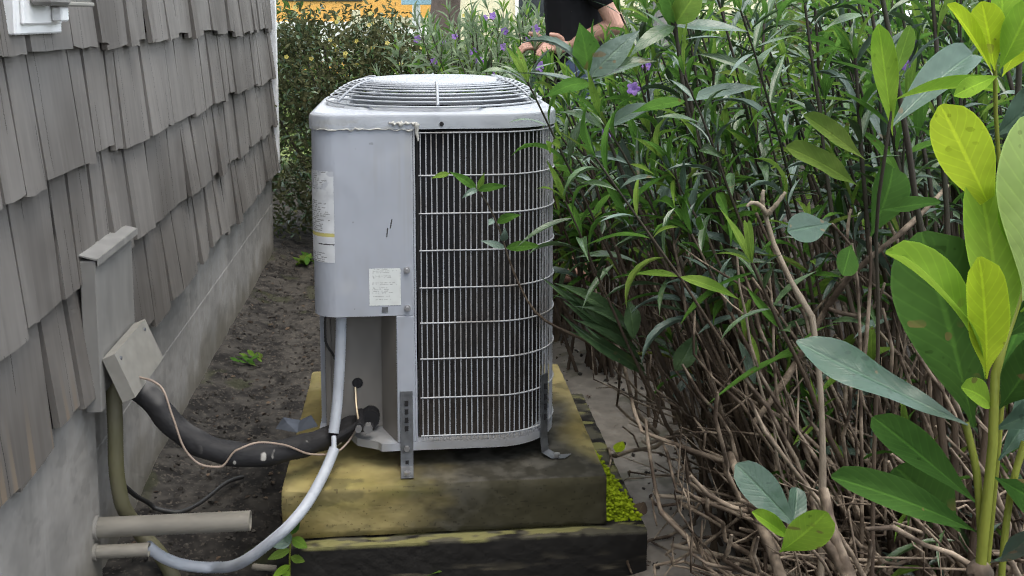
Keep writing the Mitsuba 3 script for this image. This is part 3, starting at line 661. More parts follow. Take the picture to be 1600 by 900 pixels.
def lib(kind, n, nv, nu, seed, droop=(0, 1.2), fold=(.3, 1.2), twist=.5, wav=.06):
    r = np.random.default_rng(seed); out = []
    for k in range(n):
        X, F, UV = leaf_shape(kind, nv, nu, r.uniform(*droop), r.uniform(*fold), r.uniform(-twist, twist), r.uniform(0, wav), seed * 50 + k)
        out.append((mikit.ply(trimesh.Trimesh(X, F, process=False), None, True, uv=UV), X, F, UV))
    return out
LANCE = lib('lance', 10, 8, 4, 1, droop=(.1, 1.5), wav=.12)
OBOV = lib('obov', 8, 14, 8, 2, droop=(-.2, .8), fold=(.5, 1.8), twist=.35, wav=.30)
ELL = lib('ell', 6, 7, 4, 3, droop=(-.2, .8), fold=(.2, 1.4), twist=.7, wav=.3)
SMALL = lib('ell', 4, 4, 3, 4, droop=(-.2, .8), fold=(.4, 1.2), twist=.6)
NARROW = lib('lance', 4, 5, 3, 5, droop=(.1, 1.2), fold=(.4, 1.2), twist=.5)
def leaf_matrix(base, tip, nrm, width):
    base, tip = np.asarray(base, float), np.asarray(tip, float)
    y = tip - base; L = np.linalg.norm(y); y = y / L
    n = np.asarray(nrm, float); n = n - y * (n @ y); ln = np.linalg.norm(n)
    if ln < 1e-6: n = np.cross(y, [1, 0, .3]); ln = np.linalg.norm(n)
    n = n / ln; x = np.cross(y, n)
    M = np.eye(4); M[:3, 0], M[:3, 1], M[:3, 2], M[:3, 3] = x * width, y * L, n * L, base
    return M
def merge(items):
    """[(library entry, matrix)] as one mesh with its uv."""
    vs, fs, us, o = [], [], [], 0
    for (_, X, F, UV), M in items:
        vs.append(X @ M[:3, :3].T + M[:3, 3]); fs.append(F + o); us.append(UV); o += len(X)
    return trimesh.Trimesh(np.vstack(vs), np.vstack(fs), process=False), np.vstack(us)
def put_merged(name, items, mat, parent=None):
    m, uv = merge(items); return put(name, m, mat, parent, smooth=True, uv=uv)

# ------------------------------------------------------------------ the hedge
rh = np.random.default_rng(21)
def pick(r, names, p): return names[int(r.choice(len(names), p=p))]
def in_view_gap(pt):
    """Keep stems and leaves out of the air conditioner itself."""
    return pt[0] < .365 and 2.30 < pt[1] < 2.98 and pt[2] < 1.06
def stem_curve(base, tip, bow, n, r):
    base, tip = np.array(base), np.array(tip)
    mid = base * .45 + tip * .55 + np.array(bow)
    t = np.linspace(0, 1, n)[:, None]
    c = (1 - t) ** 2 * base + 2 * t * (1 - t) * mid + t ** 2 * tip
    c[1:-1] += np.cumsum(r.normal(0, .0035, (n - 2, 3)), 0) * np.sin(np.pi * t[1:-1])
    return c
def hedge_plant(cx, cy, nst, height, lean, spread, seed, individual=True, leaf_from=.48, scale=1.0, mats=None, glabel=None, name='hedge_shrub', flowers=0):
    r = np.random.default_rng(seed)
    key = numbered(name)
    merged = {}; mst = []
    for k in range(nst):
        bx, by = cx + r.normal(0, .05), cy + r.normal(0, .05)
        b_ = np.array([bx, by, float(gh(bx, by)) - .02])
        H = height * r.uniform(.72, 1.08)
        tip = np.array([cx + lean[0] + r.normal(0, spread), cy + lean[1] + r.normal(0, spread), H])
        n = 14
        cv = stem_curve(b_, tip, (r.normal(0, .04) - lean[0] * .15, r.normal(0, .04), -.02 + r.normal(0, .03)), n, r)
        while any(in_view_gap(p_) for p_ in cv): 
            cv[:, 0] += .03
        rad = np.linspace(.0062, .0022, n) * r.uniform(.75, 1.25) * scale
        rad = rad * (1 + .35 * (np.arange(n) % 2) * np.linspace(.8, .3, n))
        v, f = tube_raw(cv, rad, 6)
        if individual: sk = put('stem', trimesh.Trimesh(v, f, process=False), 'stem_bark', key, smooth=True)
        else: mst.append((v, f))
        L = np.r_[0, np.cumsum(np.linalg.norm(np.diff(cv, axis=0), axis=1))]
        s = L[-1] * (leaf_from + r.uniform(-.08, .12)); az = r.uniform(0, 6.28); node = 0
        todo = []
        while s < L[-1]:
            fr_ = s / L[-1]; todo.append((s, fr_, az, .60 + .45 * math.sin(math.pi * min(1, fr_)), r.uniform(.70, 1.45)))
            s += r.uniform(.05, .085) * scale * (1.25 - .55 * fr_); az += math.pi / 2 + r.normal(0, .3)
        for rep in range(2): todo.append((L[-1], 1.0, az + rep * 1.57 + .3, .62 - .2 * rep, .45 + .2 * rep))
        for (s, fr_, az_, ls, open_) in todo:
            c = np.array([np.interp(s, L, cv[:, d]) for d in range(3)])
            t_ = np.array([np.interp(min(s + .01, L[-1]), L, cv[:, d]) - np.interp(s - .01, L, cv[:, d]) for d in range(3)]); t_ /= np.linalg.norm(t_)
            a = np.cross(t_, [.3, 1, .2]); a /= np.linalg.norm(a); b2 = np.cross(t_, a)
            for sd in (0, math.pi):
                if fr_ < .80 and r.random() < (.56 if individual else .35): continue
                e = a * math.cos(az_ + sd) + b2 * math.sin(az_ + sd)
                el = open_ * r.uniform(.85, 1.15)
                d = t_ * math.cos(el) + e * math.sin(el) + np.array([0, 0, .05])
                d /= np.linalg.norm(d)
                Ln = r.uniform(.085, .165) * scale * ls * 1.2
                W = Ln * r.uniform(.10, .185)
                nn = t_ * math.sin(el) - e * math.cos(el) + np.array([0, 0, .5]) + r.normal(0, .25, 3)
                base = c + e * .002
                tipp = base + d * Ln - np.array([0, 0, 1]) * Ln * max(0, open_ - .5) * r.uniform(0, .6)
                if in_view_gap(tipp) or in_view_gap(base * .4 + tipp * .6): continue
                tipness = fr_ > .93
                if mats: mat = pick(r, *mats)
                elif tipness and open_ < .6: mat = pick(r, ['leaf_young', 'leaf_green', 'leaf_olive'], [.5, .45, .05])
                else: mat = pick(r, ['leaf_dark', 'leaf_green', 'leaf_sky_sheen', 'leaf_olive', 'leaf_young'], [.34, .32, .22, .04, .08])
                M = leaf_matrix(base, tipp, nn, W)
                le = LANCE[int(r.integers(len(LANCE)))] if individual else NARROW[int(r.integers(len(NARROW)))]
                if individual: putd('leaf', le[0], mat, M, sk)
                else: merged.setdefault(mat, []).append((le, M))
    if not individual:
        v, f = concat_raw(mst); put('stem', trimesh.Trimesh(v, f, process=False), 'stem_bark', key, smooth=True)
        for mat, it in merged.items(): tag(put_merged('foliage', it, mat, key), None, kind='stuff')
    return key
def flower(parent, pos, face, size, seed, mat='petal_purple', name='flower'):
    """Five-lobed trumpet."""
    r = np.random.default_rng(seed)
    f_ = np.array(face, float); f_ /= np.linalg.norm(f_)
    a = np.cross(f_, [0, 0, 1.0] if abs(f_[2]) < .9 else [1.0, 0, 0]); a /= np.linalg.norm(a); b_ = np.cross(f_, a)
    V, F, UV = [], [], []
    nA = 30
    for k, (rr_, h) in enumerate([(.07, -1.0), (.14, -.5), (.30, -.12), (.68, .06), (1.0, .02)]):
        for j in range(nA):
            th = 2 * math.pi * j / nA
            lob = 1 if k < 3 else 1 - (.30 if k == 4 else .10) * (0.5 + .5 * math.cos(5 * th)) ** 2
            q_ = np.array(pos) + size * (rr_ * lob * (a * math.cos(th) + b_ * math.sin(th)) + f_ * (h + (.10 * math.sin(7 * th + seed) if k == 4 else 0)))
            V.append(q_); UV.append((j / nA, k / 4))
    for k in range(4):
        for j in range(nA):
            o, o2 = k * nA + j, k * nA + (j + 1) % nA
            F += [(o, o2, o2 + nA), (o, o2 + nA, o + nA)]
    return put(name, trimesh.Trimesh(np.array(V), np.array(F), process=False), mat, parent, smooth=True, uv=np.array(UV))

HL = 'narrow leaved shrub with dark upright stems in the hedge right of the air conditioner'
HG = 'narrow leaved shrubs of the hedge'
plants = [  # x, y, stems, height, lean
    (.80, 2.28, 13, 1.14, (-.34, -.10)), (.86, 2.62, 12, 1.12, (-.36, -.12)), (.92, 2.02, 12, 1.12, (-.26, .02)),
    (1.02, 2.40, 13, 1.24, (-.30, -.10)), (1.10, 2.85, 12, 1.22, (-.36, -.16)), (1.08, 1.90, 11, 1.10, (-.16, .10)),
    (1.28, 2.20, 13, 1.30, (-.20, .0)), (1.32, 2.62, 12, 1.30, (-.24, -.08)), (1.50, 2.45, 12, 1.32, (-.18, 0)),
    (1.22, 1.72, 9, 1.02, (.0, .14)), (1.50, 2.0, 12, 1.22, (-.10, .10)), (1.05, 3.25, 12, 1.14, (-.34, -.18)),
    (1.45, 3.05, 12, 1.30, (-.22, -.10)), (1.72, 2.75, 12, 1.36, (-.14, .0)), (.95, 3.55, 11, 1.02, (-.22, -.10)), (.80, 3.15, 11, 1.08, (-.30, -.05)),
]
for k, (x, y, n, h, ln) in enumerate(plants):
    key = hedge_plant(x, y, n, h, ln, .125, 100 + k, leaf_from=.63)
    tag(key, {0: 'leaning shrub of the hedge nearest to the front right corner of the concrete pad', 14: 'hedge shrub farthest along the path, past the back corner of the air conditioner'}.get(k, HL), 'shrub', None if k in (0, 14) else HG)
for k, (x, y, n, h, ln, lf, sc) in enumerate([(1.00, 1.80, 8, 1.52, (-.10, .10), .80, 1.1), (1.20, 1.65, 7, 1.50, (-.02, .10), .82, 1.1), (.86, 2.35, 7, 1.46, (-.26, -.1), .80, 1.1), (1.02, 2.20, 10, .55, (-.24, -.08), .35, .8), (1.16, 1.90, 9, .50, (-.16, 0), .35, .8), (.90, 2.45, 8, .52, (-.16, -.08), .4, .8), (1.35, 2.05, 9, .62, (-.1, 0), .3, .85)]):
    key = hedge_plant(x, y, n, h, ln, .11, 200 + k, leaf_from=lf, scale=sc, name='hedge_shrub')
    tag(key, 'tall bare stemmed shrub of the hedge with leaves only near its top' if k < 3 else 'low leafy regrowth between the dry twigs at the foot of the hedge', 'shrub', 'tall bare stemmed shrubs of the hedge' if k < 3 else 'low regrowth in the hedge')
# a hero shoot with broader fresh leaves rising highest beside the fan guard
key = numbered('hedge_shrub')
cv = spline([(.83, 2.20, 0), (.70, 2.14, .40), (.50, 2.11, .80), (.40, 2.10, 1.02), (.368, 2.10, 1.13)], 22)
sk = put('stem', tube(cv, np.linspace(.0065, .003, 22) * (1 + .3 * (np.arange(22) % 2)), 7), 'stem_bark', key, smooth=True)
cv2 = spline([(.84, 2.16, 0), (.76, 2.12, .45), (.64, 2.10, .85), (.56, 2.08, 1.08), (.53, 2.06, 1.24)], 22)
sk2 = put('stem', tube(cv2, np.linspace(.0065, .003, 22) * (1 + .3 * (np.arange(22) % 2)), 7), 'stem_bark', key, smooth=True)
for b_, t_, w_, nn, mt in [((.363, 2.10, 1.131), (.345, 2.10, 1.237), .052, (.2, -1, .1), 'leaf_green'), ((.365, 2.10, 1.128), (.466, 2.09, 1.222), .046, (.1, -1, .5), 'leaf_sky_sheen'),
                           ((.372, 2.10, 1.122), (.500, 2.08, 1.160), .034, (0, -.6, .9), 'leaf_dark'), ((.366, 2.10, 1.120), (.228, 2.11, 1.195), .018, (.1, -.6, 1), 'leaf_sky_sheen'),
                           ((.366, 2.10, 1.112), (.195, 2.12, 1.135), .018, (.1, -.5, 1), 'leaf_sky_sheen'), ((.366, 2.11, 1.130), (.362, 2.12, 1.205), .02, (.3, -1, .1), 'leaf_young'),
                           ((.40, 2.10, 1.02), (.30, 2.08, 1.06), .026, (0, -.7, .9), 'leaf_dark'), ((.40, 2.10, 1.02), (.52, 2.06, 1.07), .028, (0, -.7, .9), 'leaf_sky_sheen'),
                           ((.368, 2.10, 1.115), (.27, 2.06, 1.09), .030, (0, -.8, .8), 'leaf_green')]:
    putd('leaf', LANCE[int(rh.integers(10))][0], mt, leaf_matrix(b_, t_, nn, w_ * 1.25), sk)
for b_, t_, w_, nn, mt in [((.53, 2.06, 1.235), (.575, 2.04, 1.31), .045, (0, -1, .3), 'leaf_young'), ((.53, 2.06, 1.235), (.48, 2.06, 1.33), .04, (.1, -1, .2), 'leaf_green'),
                           ((.53, 2.06, 1.23), (.66, 2.0, 1.22), .03, (0, -.7, .9), 'leaf_sky_sheen'), ((.53, 2.06, 1.23), (.43, 2.02, 1.17), .028, (0, -.7, .8), 'leaf_dark'),
                           ((.56, 2.08, 1.08), (.70, 2.03, 1.11), .03, (0, -.6, .9), 'leaf_sky_sheen'), ((.56, 2.08, 1.08), (.44, 2.04, 1.06), .03, (0, -.6, .9), 'leaf_green')]:
    putd('leaf', LANCE[int(rh.integers(10))][0], mt, leaf_matrix(b_, t_, nn, w_ * 1.25), sk2)
mid = [((.475, 2.2, .847), (.445, 2.15, .997), .040, (-.4, -1, .3), 'leaf_sky_sheen'), ((.638, 2.2, .830), (.476, 2.15, .905), .032, (.1, -.6, .9), 'leaf_sky_sheen'),
       ((.755, 2.1, .752), (.531, 2.1, .824), .026, (.1, -.8, .6), 'leaf_sky_sheen'), ((.555, 2.2, .705), (.528, 2.2, .79), .035, (.3, -1, .2), 'leaf_olive'),
       ((.648, 2.2, .66), (.726, 2.2, .722), .059, (-.1, -1, .2), 'leaf_green'), ((.62, 2.2, .639), (.597, 2.2, .711), .029, (.1, -1, .2), 'leaf_olive'),
       ((.554, 2.1, .51), (.594, 2.1, .584), .046, (.2, -1, .3), 'leaf_dark'), ((.693, 2.0, .512), (.654, 2.0, .607), .029, (.5, -1, .3), 'leaf_sky_sheen'),
       ((.486, 2.2, .55), (.474, 2.2, .636), .04, (.5, -1, .2), 'leaf_dark'), ((.643, 2.2, .603), (.692, 2.2, .637), .032, (0, -1, .6), 'leaf_olive')]
for b_, t_, w_, nn, mt in mid:
    st_ = spline([(.80 + rh.normal(0, .03), 2.2 + rh.normal(0, .04), 0), (np.array(b_) * .6 + np.array([.80, 2.2, 0]) * .4) + [.01, 0, .05], b_], 10)
    sk3 = put('stem', tube(st_, np.linspace(.005, .002, 10), 6), 'stem_bark', key, smooth=True)
    putd('leaf', ELL[int(rh.integers(6))][0], mt, leaf_matrix(b_, t_, nn, w_ * 1.05), sk3)
tag(key, 'taller shoot with broad fresh green leaves rising in front of the fan guard edge', 'shrub')
f1 = flower(key, (.422, 2.19, 1.007), (-.2, -1, .3), .014, 1)
for k, pos in enumerate([(.965, 1.98, 1.168), (.545, 2.55, 1.175), (.60, 2.6, 1.13), (.50, 2.3, 1.09)]): flower(key, pos, (-.3, -1, .3), .026 if k == 0 else .016, 20 + k)
# rows behind, too thickly grown to tell apart, and unseen shrubs added for shade
for k, (x, y, n, h, ln) in enumerate([(.66, 3.55, 22, 1.0, (-.10, 0)), (.95, 3.95, 22, 1.05, (-.1, 0)), (.55, 3.95, 18, .95, (0, 0)), (1.9, 2.4, 16, 1.36, (0, 0)), (2.05, 3.0, 16, 1.4, (0, 0)), (1.75, 3.4, 16, 1.35, (-.1, 0)), (1.3, 3.7, 16, 1.22, (-.2, 0)), (2.4, 3.3, 14, 1.42, (0, 0)),
                                        (1.7, 4.1, 16, 1.32, (0, 0)), (2.3, 4.1, 16, 1.4, (0, 0)), (2.9, 3.9, 14, 1.4, (0, 0)), (1.2, 4.4, 14, 1.18, (-.1, 0)), (2.9, 4.8, 14, 1.45, (0, 0)), (2.0, 4.9, 14, 1.35, (0, 0)), (1.40, .95, 18, 1.3, (0, 0)), (1.45, .2, 18, 1.35, (0, 0)), (1.35, -.5, 18, 1.35, (0, 0)), (1.35, -1.2, 18, 1.35, (0, 0)), (1.9, 1.9, 12, 1.25, (0, 0)), (3.5, 4.6, 14, 1.45, (0, 0))]):  # shrubs beside and behind the camera are added out of view to cut front light
    key = hedge_plant(x, y, n, h, ln, .17, 300 + k, individual=False, leaf_from=.42, scale=1.12, name='rear_or_shade_shrub')
    tag(key, 'densely grown leafy shrub of the hedge, most in the back rows, some added out of view for shade', 'shrub', 'shrubs in the back of the hedge')

# dry sticks and dead branches at the foot of the hedge
def stick_cluster(name, n, cx, cy, sx, sy, zr, dirs, length, seed, mat, rad=(.0016, .0062), label=None, cat='branch', group=None):
    r = np.random.default_rng(seed); key = numbered(name)
    for k in range(n):
        b_ = np.array([cx + r.normal(0, sx), cy + r.normal(0, sy), 0.0]); b_[2] = float(gh(b_[0], b_[1])) + r.uniform(*zr)
        d = np.array(dirs) + r.normal(0, .42, 3); d /= np.linalg.norm(d)
        L = r.uniform(*length); n_ = 9
        cv = b_ + np.linspace(0, 1, n_)[:, None] * d * L + np.cumsum(r.normal(0, .011, (n_, 3)), 0)
        cv[:, 2] = np.maximum(cv[:, 2], .012)
        lim = .56 - .0 * cv[:, 2]
        cv[:, 0] = np.maximum(cv[:, 0], lim - .10 * r.random())
        rr_ = r.uniform(*rad)
        sk = put('twig', tube(cv, np.linspace(rr_, rr_ * .55, n_) * (1 + .25 * (np.arange(n_) % 3 == 1)), 6), mat, key, smooth=True)
        if r.random() < .7:
            m_ = int(r.integers(2, 6)); d2 = d + r.normal(0, .7, 3); d2 /= np.linalg.norm(d2)
            cv2 = cv[m_] + np.linspace(0, 1, 5)[:, None] * d2 * L * r.uniform(.2, .5); cv2[:, 2] = np.maximum(cv2[:, 2], .01); cv2[:, 0] = np.maximum(cv2[:, 0], .50)
            put('side_twig', tube(cv2, np.linspace(rr_ * .6, rr_ * .35, 5), 5), mat, sk, smooth=True)
    tag(key, label, cat, group)
BG = 'dead twig heaps at the foot of the hedge'
BL = 'tangle of dry brown twigs at the foot of the hedge'
for k, (cx, cy, n, mat) in enumerate([(.88, 2.15, 56, 'dry_bark'), (.94, 1.85, 50, 'dry_bark'), (1.08, 1.95, 44, 'dry_bark'), (1.05, 1.60, 30, 'dry_bark'), (1.25, 1.85, 36, 'dry_bark'), (.88, 2.55, 36, 'dry_bark'), (1.15, 2.3, 34, 'dry_bark'), (.80, 1.85, 26, 'dry_bark')]):
    stick_cluster('twig_heap', n, cx, cy, .10, .12, (0, .28), (-.50, -.12, .62) if k % 3 else (-.5, -.15, .25), (.20, .58), 40 + k, mat, label=BL, group=BG)
BS = 'bare dry stems of the hedge'
for k, (cx, cy, n) in enumerate([(.86, 2.20, 22), (1.00, 1.95, 24), (.95, 2.55, 16), (1.18, 2.05, 22), (1.30, 1.80, 14)]):
    r = np.random.default_rng(800 + k); key = numbered('bare_stems')
    for q_ in range(n):
        b_ = np.array([cx + r.normal(0, .08), cy + r.normal(0, .08), -.01]); H = r.uniform(.38, .86)
        cv = stem_curve(b_, b_ + [-.28 * H * r.uniform(.2, 1.8) - .02, r.normal(-.03, .08), H], (r.normal(0, .05), r.normal(0, .05), .03), 12, r)
        cv[1:] += np.cumsum(r.normal(0, .006, (11, 3)), 0)
        if any(in_view_gap(p_) for p_ in cv): continue
        rr_ = r.uniform(.0022, .0052); sk = put('dry_stem', tube(cv, np.linspace(rr_, rr_ * .55, 12) * (1 + .3 * (np.arange(12) % 2)), 6), 'dry_bark' if r.random() < .8 else 'pale_bark', key, smooth=True)
        for w_ in range(int(r.integers(1, 4))):
            m_ = int(r.integers(4, 11)); d2 = np.array([r.normal(-.2, .5), r.normal(0, .5), r.uniform(.2, .9)]); d2 /= np.linalg.norm(d2); L2 = r.uniform(.04, .16)
            c2 = cv[m_] + np.linspace(0, 1, 5)[:, None] * d2 * L2 + np.cumsum(r.normal(0, .003, (5, 3)), 0) * np.linspace(0, 1, 5)[:, None]
            put('side_twig', tube(c2, np.linspace(rr_ * .6, rr_ * .3, 5), 5), 'dry_bark', sk, smooth=True)
    tag(key, 'clump of bare brown twiggy stems standing in the lower half of the hedge', 'bare stems', BS)
def branch(name, paths, r0, mat, label, cat='branch', group=None):
    key = numbered(name)
    for k, pts in enumerate(paths):
        p_ = spline(pts, 14); rr_ = r0 * (1 if k == 0 else .65)
        put('limb' if k == 0 else 'twig', tube(p_, np.linspace(rr_, rr_ * .6, 14) * (1 + .22 * (np.arange(14) % 4 == 2)), 8), mat, key, smooth=True)
    tag(key, label, cat, group)
branch('dead_branch', [[(.72, 1.70, .02), (.715, 1.70, .45), (.694, 1.72, .732), (.660, 1.77, .806), (.627, 1.80, .917)], [(.630, 1.79, .905), (.605, 1.79, .922), (.596, 1.79, .915)], [(.632, 1.79, .90), (.650, 1.78, .925), (.662, 1.78, .942)], [(.628, 1.80, .912), (.624, 1.79, .935), (.626, 1.79, .945)]], .0072, 'pale_bark',
       'pale broken stick with a splintered top standing in the middle of the hedge')
branch('dead_branch', [[(.66, 1.90, .473), (.769, 1.90, .647), (.819, 1.85, .771), (.879, 1.80, .853), (1.025, 1.90, .928)], [(.769, 1.90, .647), (.74, 1.88, .72), (.70, 1.86, .76)], [(.82, 1.85, .77), (.80, 1.83, .84), (.805, 1.83, .90)], [(.79, 1.88, .70), (.84, 1.86, .69), (.875, 1.83, .76)], [(.68, 1.9, .50), (.80, 1.86, .40), (.86, 1.80, .25)], [(.86, 1.8, .25), (.88, 1.82, .0), (.88, 1.82, -.02)]], .0065, 'dry_bark',
       'knotty grey brown branch forking across the hedge behind the foreground leaves')
branch('dead_branch', [[(.66, 1.50, .0), (.604, 1.55, .30), (.600, 1.75, .395), (.612, 1.9, .41)]], .013, 'dry_bark', 'thick dark branch slanting up through the twigs at the bottom of the hedge')
branch('dead_branch', [[(.75, 1.38, .0), (.66, 1.45, .40), (.65, 1.50, .456), (.654, 1.55, .50)], [(.655, 1.46, .41), (.62, 1.5, .47)]], .014, 'dry_bark', 'stout pale stump of a cut branch beside the small green sprig')
branch('dead_branch', [[(.80, 1.96, .22), (.734, 2.0, .239), (.587, 2.05, .250), (.524, 2.1, .236)], [(.64, 2.03, .247), (.59, 2.0, .30)]], .0075, 'pale_bark', 'upper of two bare sticks pointing towards the concrete pad')
branch('dead_branch', [[(.82, 1.85, .15), (.734, 1.9, .162), (.636, 2.0, .147), (.554, 2.1, .124)], [(.66, 1.97, .15), (.60, 1.95, .11)]], .0085, 'pale_bark', 'lower of two bare sticks pointing towards the concrete pad')

# fan palm leaf poking out beside the unit
b_ = np.array([.53, 2.34, .47]); key = 'palm_leaf'
put('stalk', tube(spline([(.86, 2.7, .0), (.75, 2.6, .3), tuple(b_)], 10), .004, 7), 'green_stem', key, smooth=True)
for k in range(10):
    u = k / 9
    tp = np.array([.296, 2.30, .668]) * (1 - u) + np.array([.350, 2.24, .560]) * u + np.array([.02 * (k % 3), 0, 0])
    bp = np.array([.52, 2.36, .520]) * (1 - u) + np.array([.54, 2.30, .430]) * u
    X = leaf_matrix(bp, tp, (.2, -.8 , .3 + (.9 if k % 2 else -.5)), .030)
    putd('segment', LANCE[k % 10][0], 'leaf_dark', X, key)
tag(key, 'dark pleated palm leaf sticking out beside the right side of the air conditioner', 'palm leaf')

# thin shoot hanging in front of the grille
key = 'grille_vine'
cv = spline([(.80, 2.40, .02), (.62, 2.36, .35), (.40, 2.30, .515), (.277, 2.26, .600), (.230, 2.26, .689), (.192, 2.26, .802), (.150, 2.26, .876), (.095, 2.26, .912)], 36)
put('stem', tube(cv, np.linspace(.0045, .0018, 36) * (1 + .25 * (np.arange(36) % 3 == 0)), 6), 'stem_bark', key, smooth=True)
for b_, t_, w_, mt in [((.150, 2.26, .876), (.088, 2.25, .918), .018, 'leaf_green'), ((.150, 2.26, .874), (.215, 2.24, .886), .016, 'leaf_green'), ((.152, 2.26, .874), (.165, 2.25, .915), .012, 'leaf_young'), ((.150, 2.26, .876), (.115, 2.24, .86), .012, 'leaf_sky_sheen'),
                       ((.192, 2.26, .802), (.245, 2.24, .822), .018, 'leaf_green'), ((.185, 2.26, .81), (.172, 2.24, .80), .012, 'leaf_sky_sheen'), ((.212, 2.26, .745), (.29, 2.24, .752), .020, 'leaf_green'), ((.212, 2.26, .745), (.155, 2.25, .765), .014, 'leaf_sky_sheen'), ((.206, 2.26, .76), (.208, 2.24, .795), .016, 'leaf_sky_sheen'), ((.09, 2.26, .912), (.05, 2.24, .905), .012, 'leaf_young')]:
    putd('leaf', LANCE[int(rh.integers(10))][0], mt, leaf_matrix(b_, t_, (.1, -.9, .5), w_ * 1.2), key)
tag(key, 'thin green shoot with small leaves hanging in front of the wire grille', 'plant shoot')

# ------------------------------------------------------------------ broad leaved plants
def leafset(key, rows, shapes=OBOV, f=1.0):
    for k, (b_, t_, w_, nn, mt) in enumerate(rows):
        putd('leaf', shapes[k % len(shapes)][0], 'leaf_' + mt, leaf_matrix(b_, t_, nn, w_ * f), key)
key = 'broadleaf_plant'
put('stem', tube(spline([(.60, .98, 0), (.57, .95, .35), (.561, .94, .694), (.565, .94, .791), (.567, .94, .843), (.565, .94, .895), (.591, .96, .952), (.602, .96, 1.0)], 30), np.linspace(.0085, .0040, 30), 10), 'green_stem', key, smooth=True)
put('stem', tube(spline([(.565, .945, .70), (.560, .95, .786), (.546, .955, .850)], 10), .0040, 8), 'green_stem', key, smooth=True)
put('stem', tube(spline([(.60, .96, .60), (.590, .95, .70), (.593, .95, .764), (.606, .95, .83)], 10), .0035, 8), 'green_stem', key, smooth=True)
nodeb = trimesh.creation.icosphere(2, .013); nodeb.vertices += .004 * (meshkit.noise(nodeb.vertices * 300)[:, None] - .5); nodeb.apply_translation((.561, .94, .70))
put('node', nodeb, 'dry_bark', key, smooth=True)
leafset(key, [
    ((.581, .98, 1.048), (.518, .98, 1.164), .055, (-.1, -1, .1), 'lime'), ((.578, .95, .917), (.566, .99, 1.087), .059, (-.2, -1, .2), 'bright'), ((.584, .93, .98), (.611, .95, 1.162), .085, (-.3, -1, .1), 'pale'),
    ((.551, .93, .904), (.508, .88, 1.036), .041, (-.2, -1, 0), 'lime'), ((.555, .94, .90), (.430, .90, 1.036), .035, (.35, -1, .9), 'bright'), ((.558, .96, .843), (.515, 1.0, 1.034), .098, (-.1, -1, .25), 'deep'),
    ((.599, 1.0, .872), (.692, 1.1, .923), .070, (0, -1, .35), 'deep'), ((.546, .95, .85), (.388, 1.0, .924), .046, (-.1, -.75, .8), 'teal'), ((.574, .97, .756), (.519, 1.1, .801), .045, (.1, -.8, .5), 'deep'),
    ((.562, .95, .738), (.400, .93, .812), .035, (0, -.9, .6), 'deep'), ((.572, 1.0, .713), (.539, 1.08, .750), .076, (.1, -1, .2), 'deep'), ((.577, .95, .865), (.592, .90, .957), .045, (-.3, -1, .3), 'deep'),
    ((.592, .97, .803), (.66, 1.0, .898), .054, (0, -1, .4), 'teal'), ((.576, .95, .705), (.562, .85, .796), .038, (-.1, -.8, .6), 'teal'), ((.60, .96, 1.0), (.585, .95, 1.10), .05, (-.2, -1, .1), 'bright'), ((.60, .96, .99), (.66, .96, 1.12), .05, (-.2, -1, .1), 'lime'),
    ((.57, .94, .80), (.64, .93, .76), .04, (0, -1, .3), 'deep'), ((.60, .96, .96), (.675, .93, 1.05), .05, (-.2, -1, .2), 'bright'), ((.59, .97, .93), (.655, .95, 1.0), .045, (-.1, -1, .3), 'deep'), ((.602, .965, 1.0), (.63, .97, 1.13), .045, (-.2, -1, .15), 'bright'), ((.565, .945, .87), (.52, .92, .90), .026, (.1, -.9, .5), 'bright'), ((.568, .945, .845), (.625, .90, .90), .032, (-.1, -.9, .4), 'teal')])
tag(key, 'large foreground plant with broad bright lime and dark green leaves at the right edge', 'plant')
def sprig(name, stems, rows, label, mat='green_stem', r0=.0045):
    key = numbered(name)
    for pts in stems: put('stem', tube(spline(pts, 14), np.linspace(r0, r0 * .55, 14), 8), mat, key, smooth=True)
    leafset(key, rows); tag(key, label, 'plant')
sprig('broadleaf_sprig', [[(.78, 1.62, 0), (.76, 1.6, .5), (.728, 1.55, .858), (.719, 1.55, .949), (.707, 1.5, .998), (.711, 1.5, 1.056), (.72, 1.5, 1.151)]],
      [((.72, 1.5, 1.073), (.691, 1.5, 1.238), .036, (-.2, -1, .1), 'bright'), ((.72, 1.52, 1.077), (.895, 1.6, 1.189), .057, (-.1, -.6, .8), 'teal'), ((.679, 1.5, 1.037), (.562, 1.45, 1.11), .032, (-.2, -.9, .5), 'olive'),
       ((.669, 1.5, .998), (.538, 1.45, 1.064), .039, (-.1, -.9, .5), 'olive'), ((.713, 1.5, 1.123), (.824, 1.4, 1.143), .026, (0, -.7, .7), 'bright'), ((.719, 1.55, .949), (.80, 1.5, .97), .03, (0, -.7, .7), 'deep'), ((.715, 1.5, 1.15), (.74, 1.5, 1.235), .024, (-.2, -1, .1), 'young')],
      'sprig with one tall upright bright leaf and two olive leaves below it', mat='stem_bark')
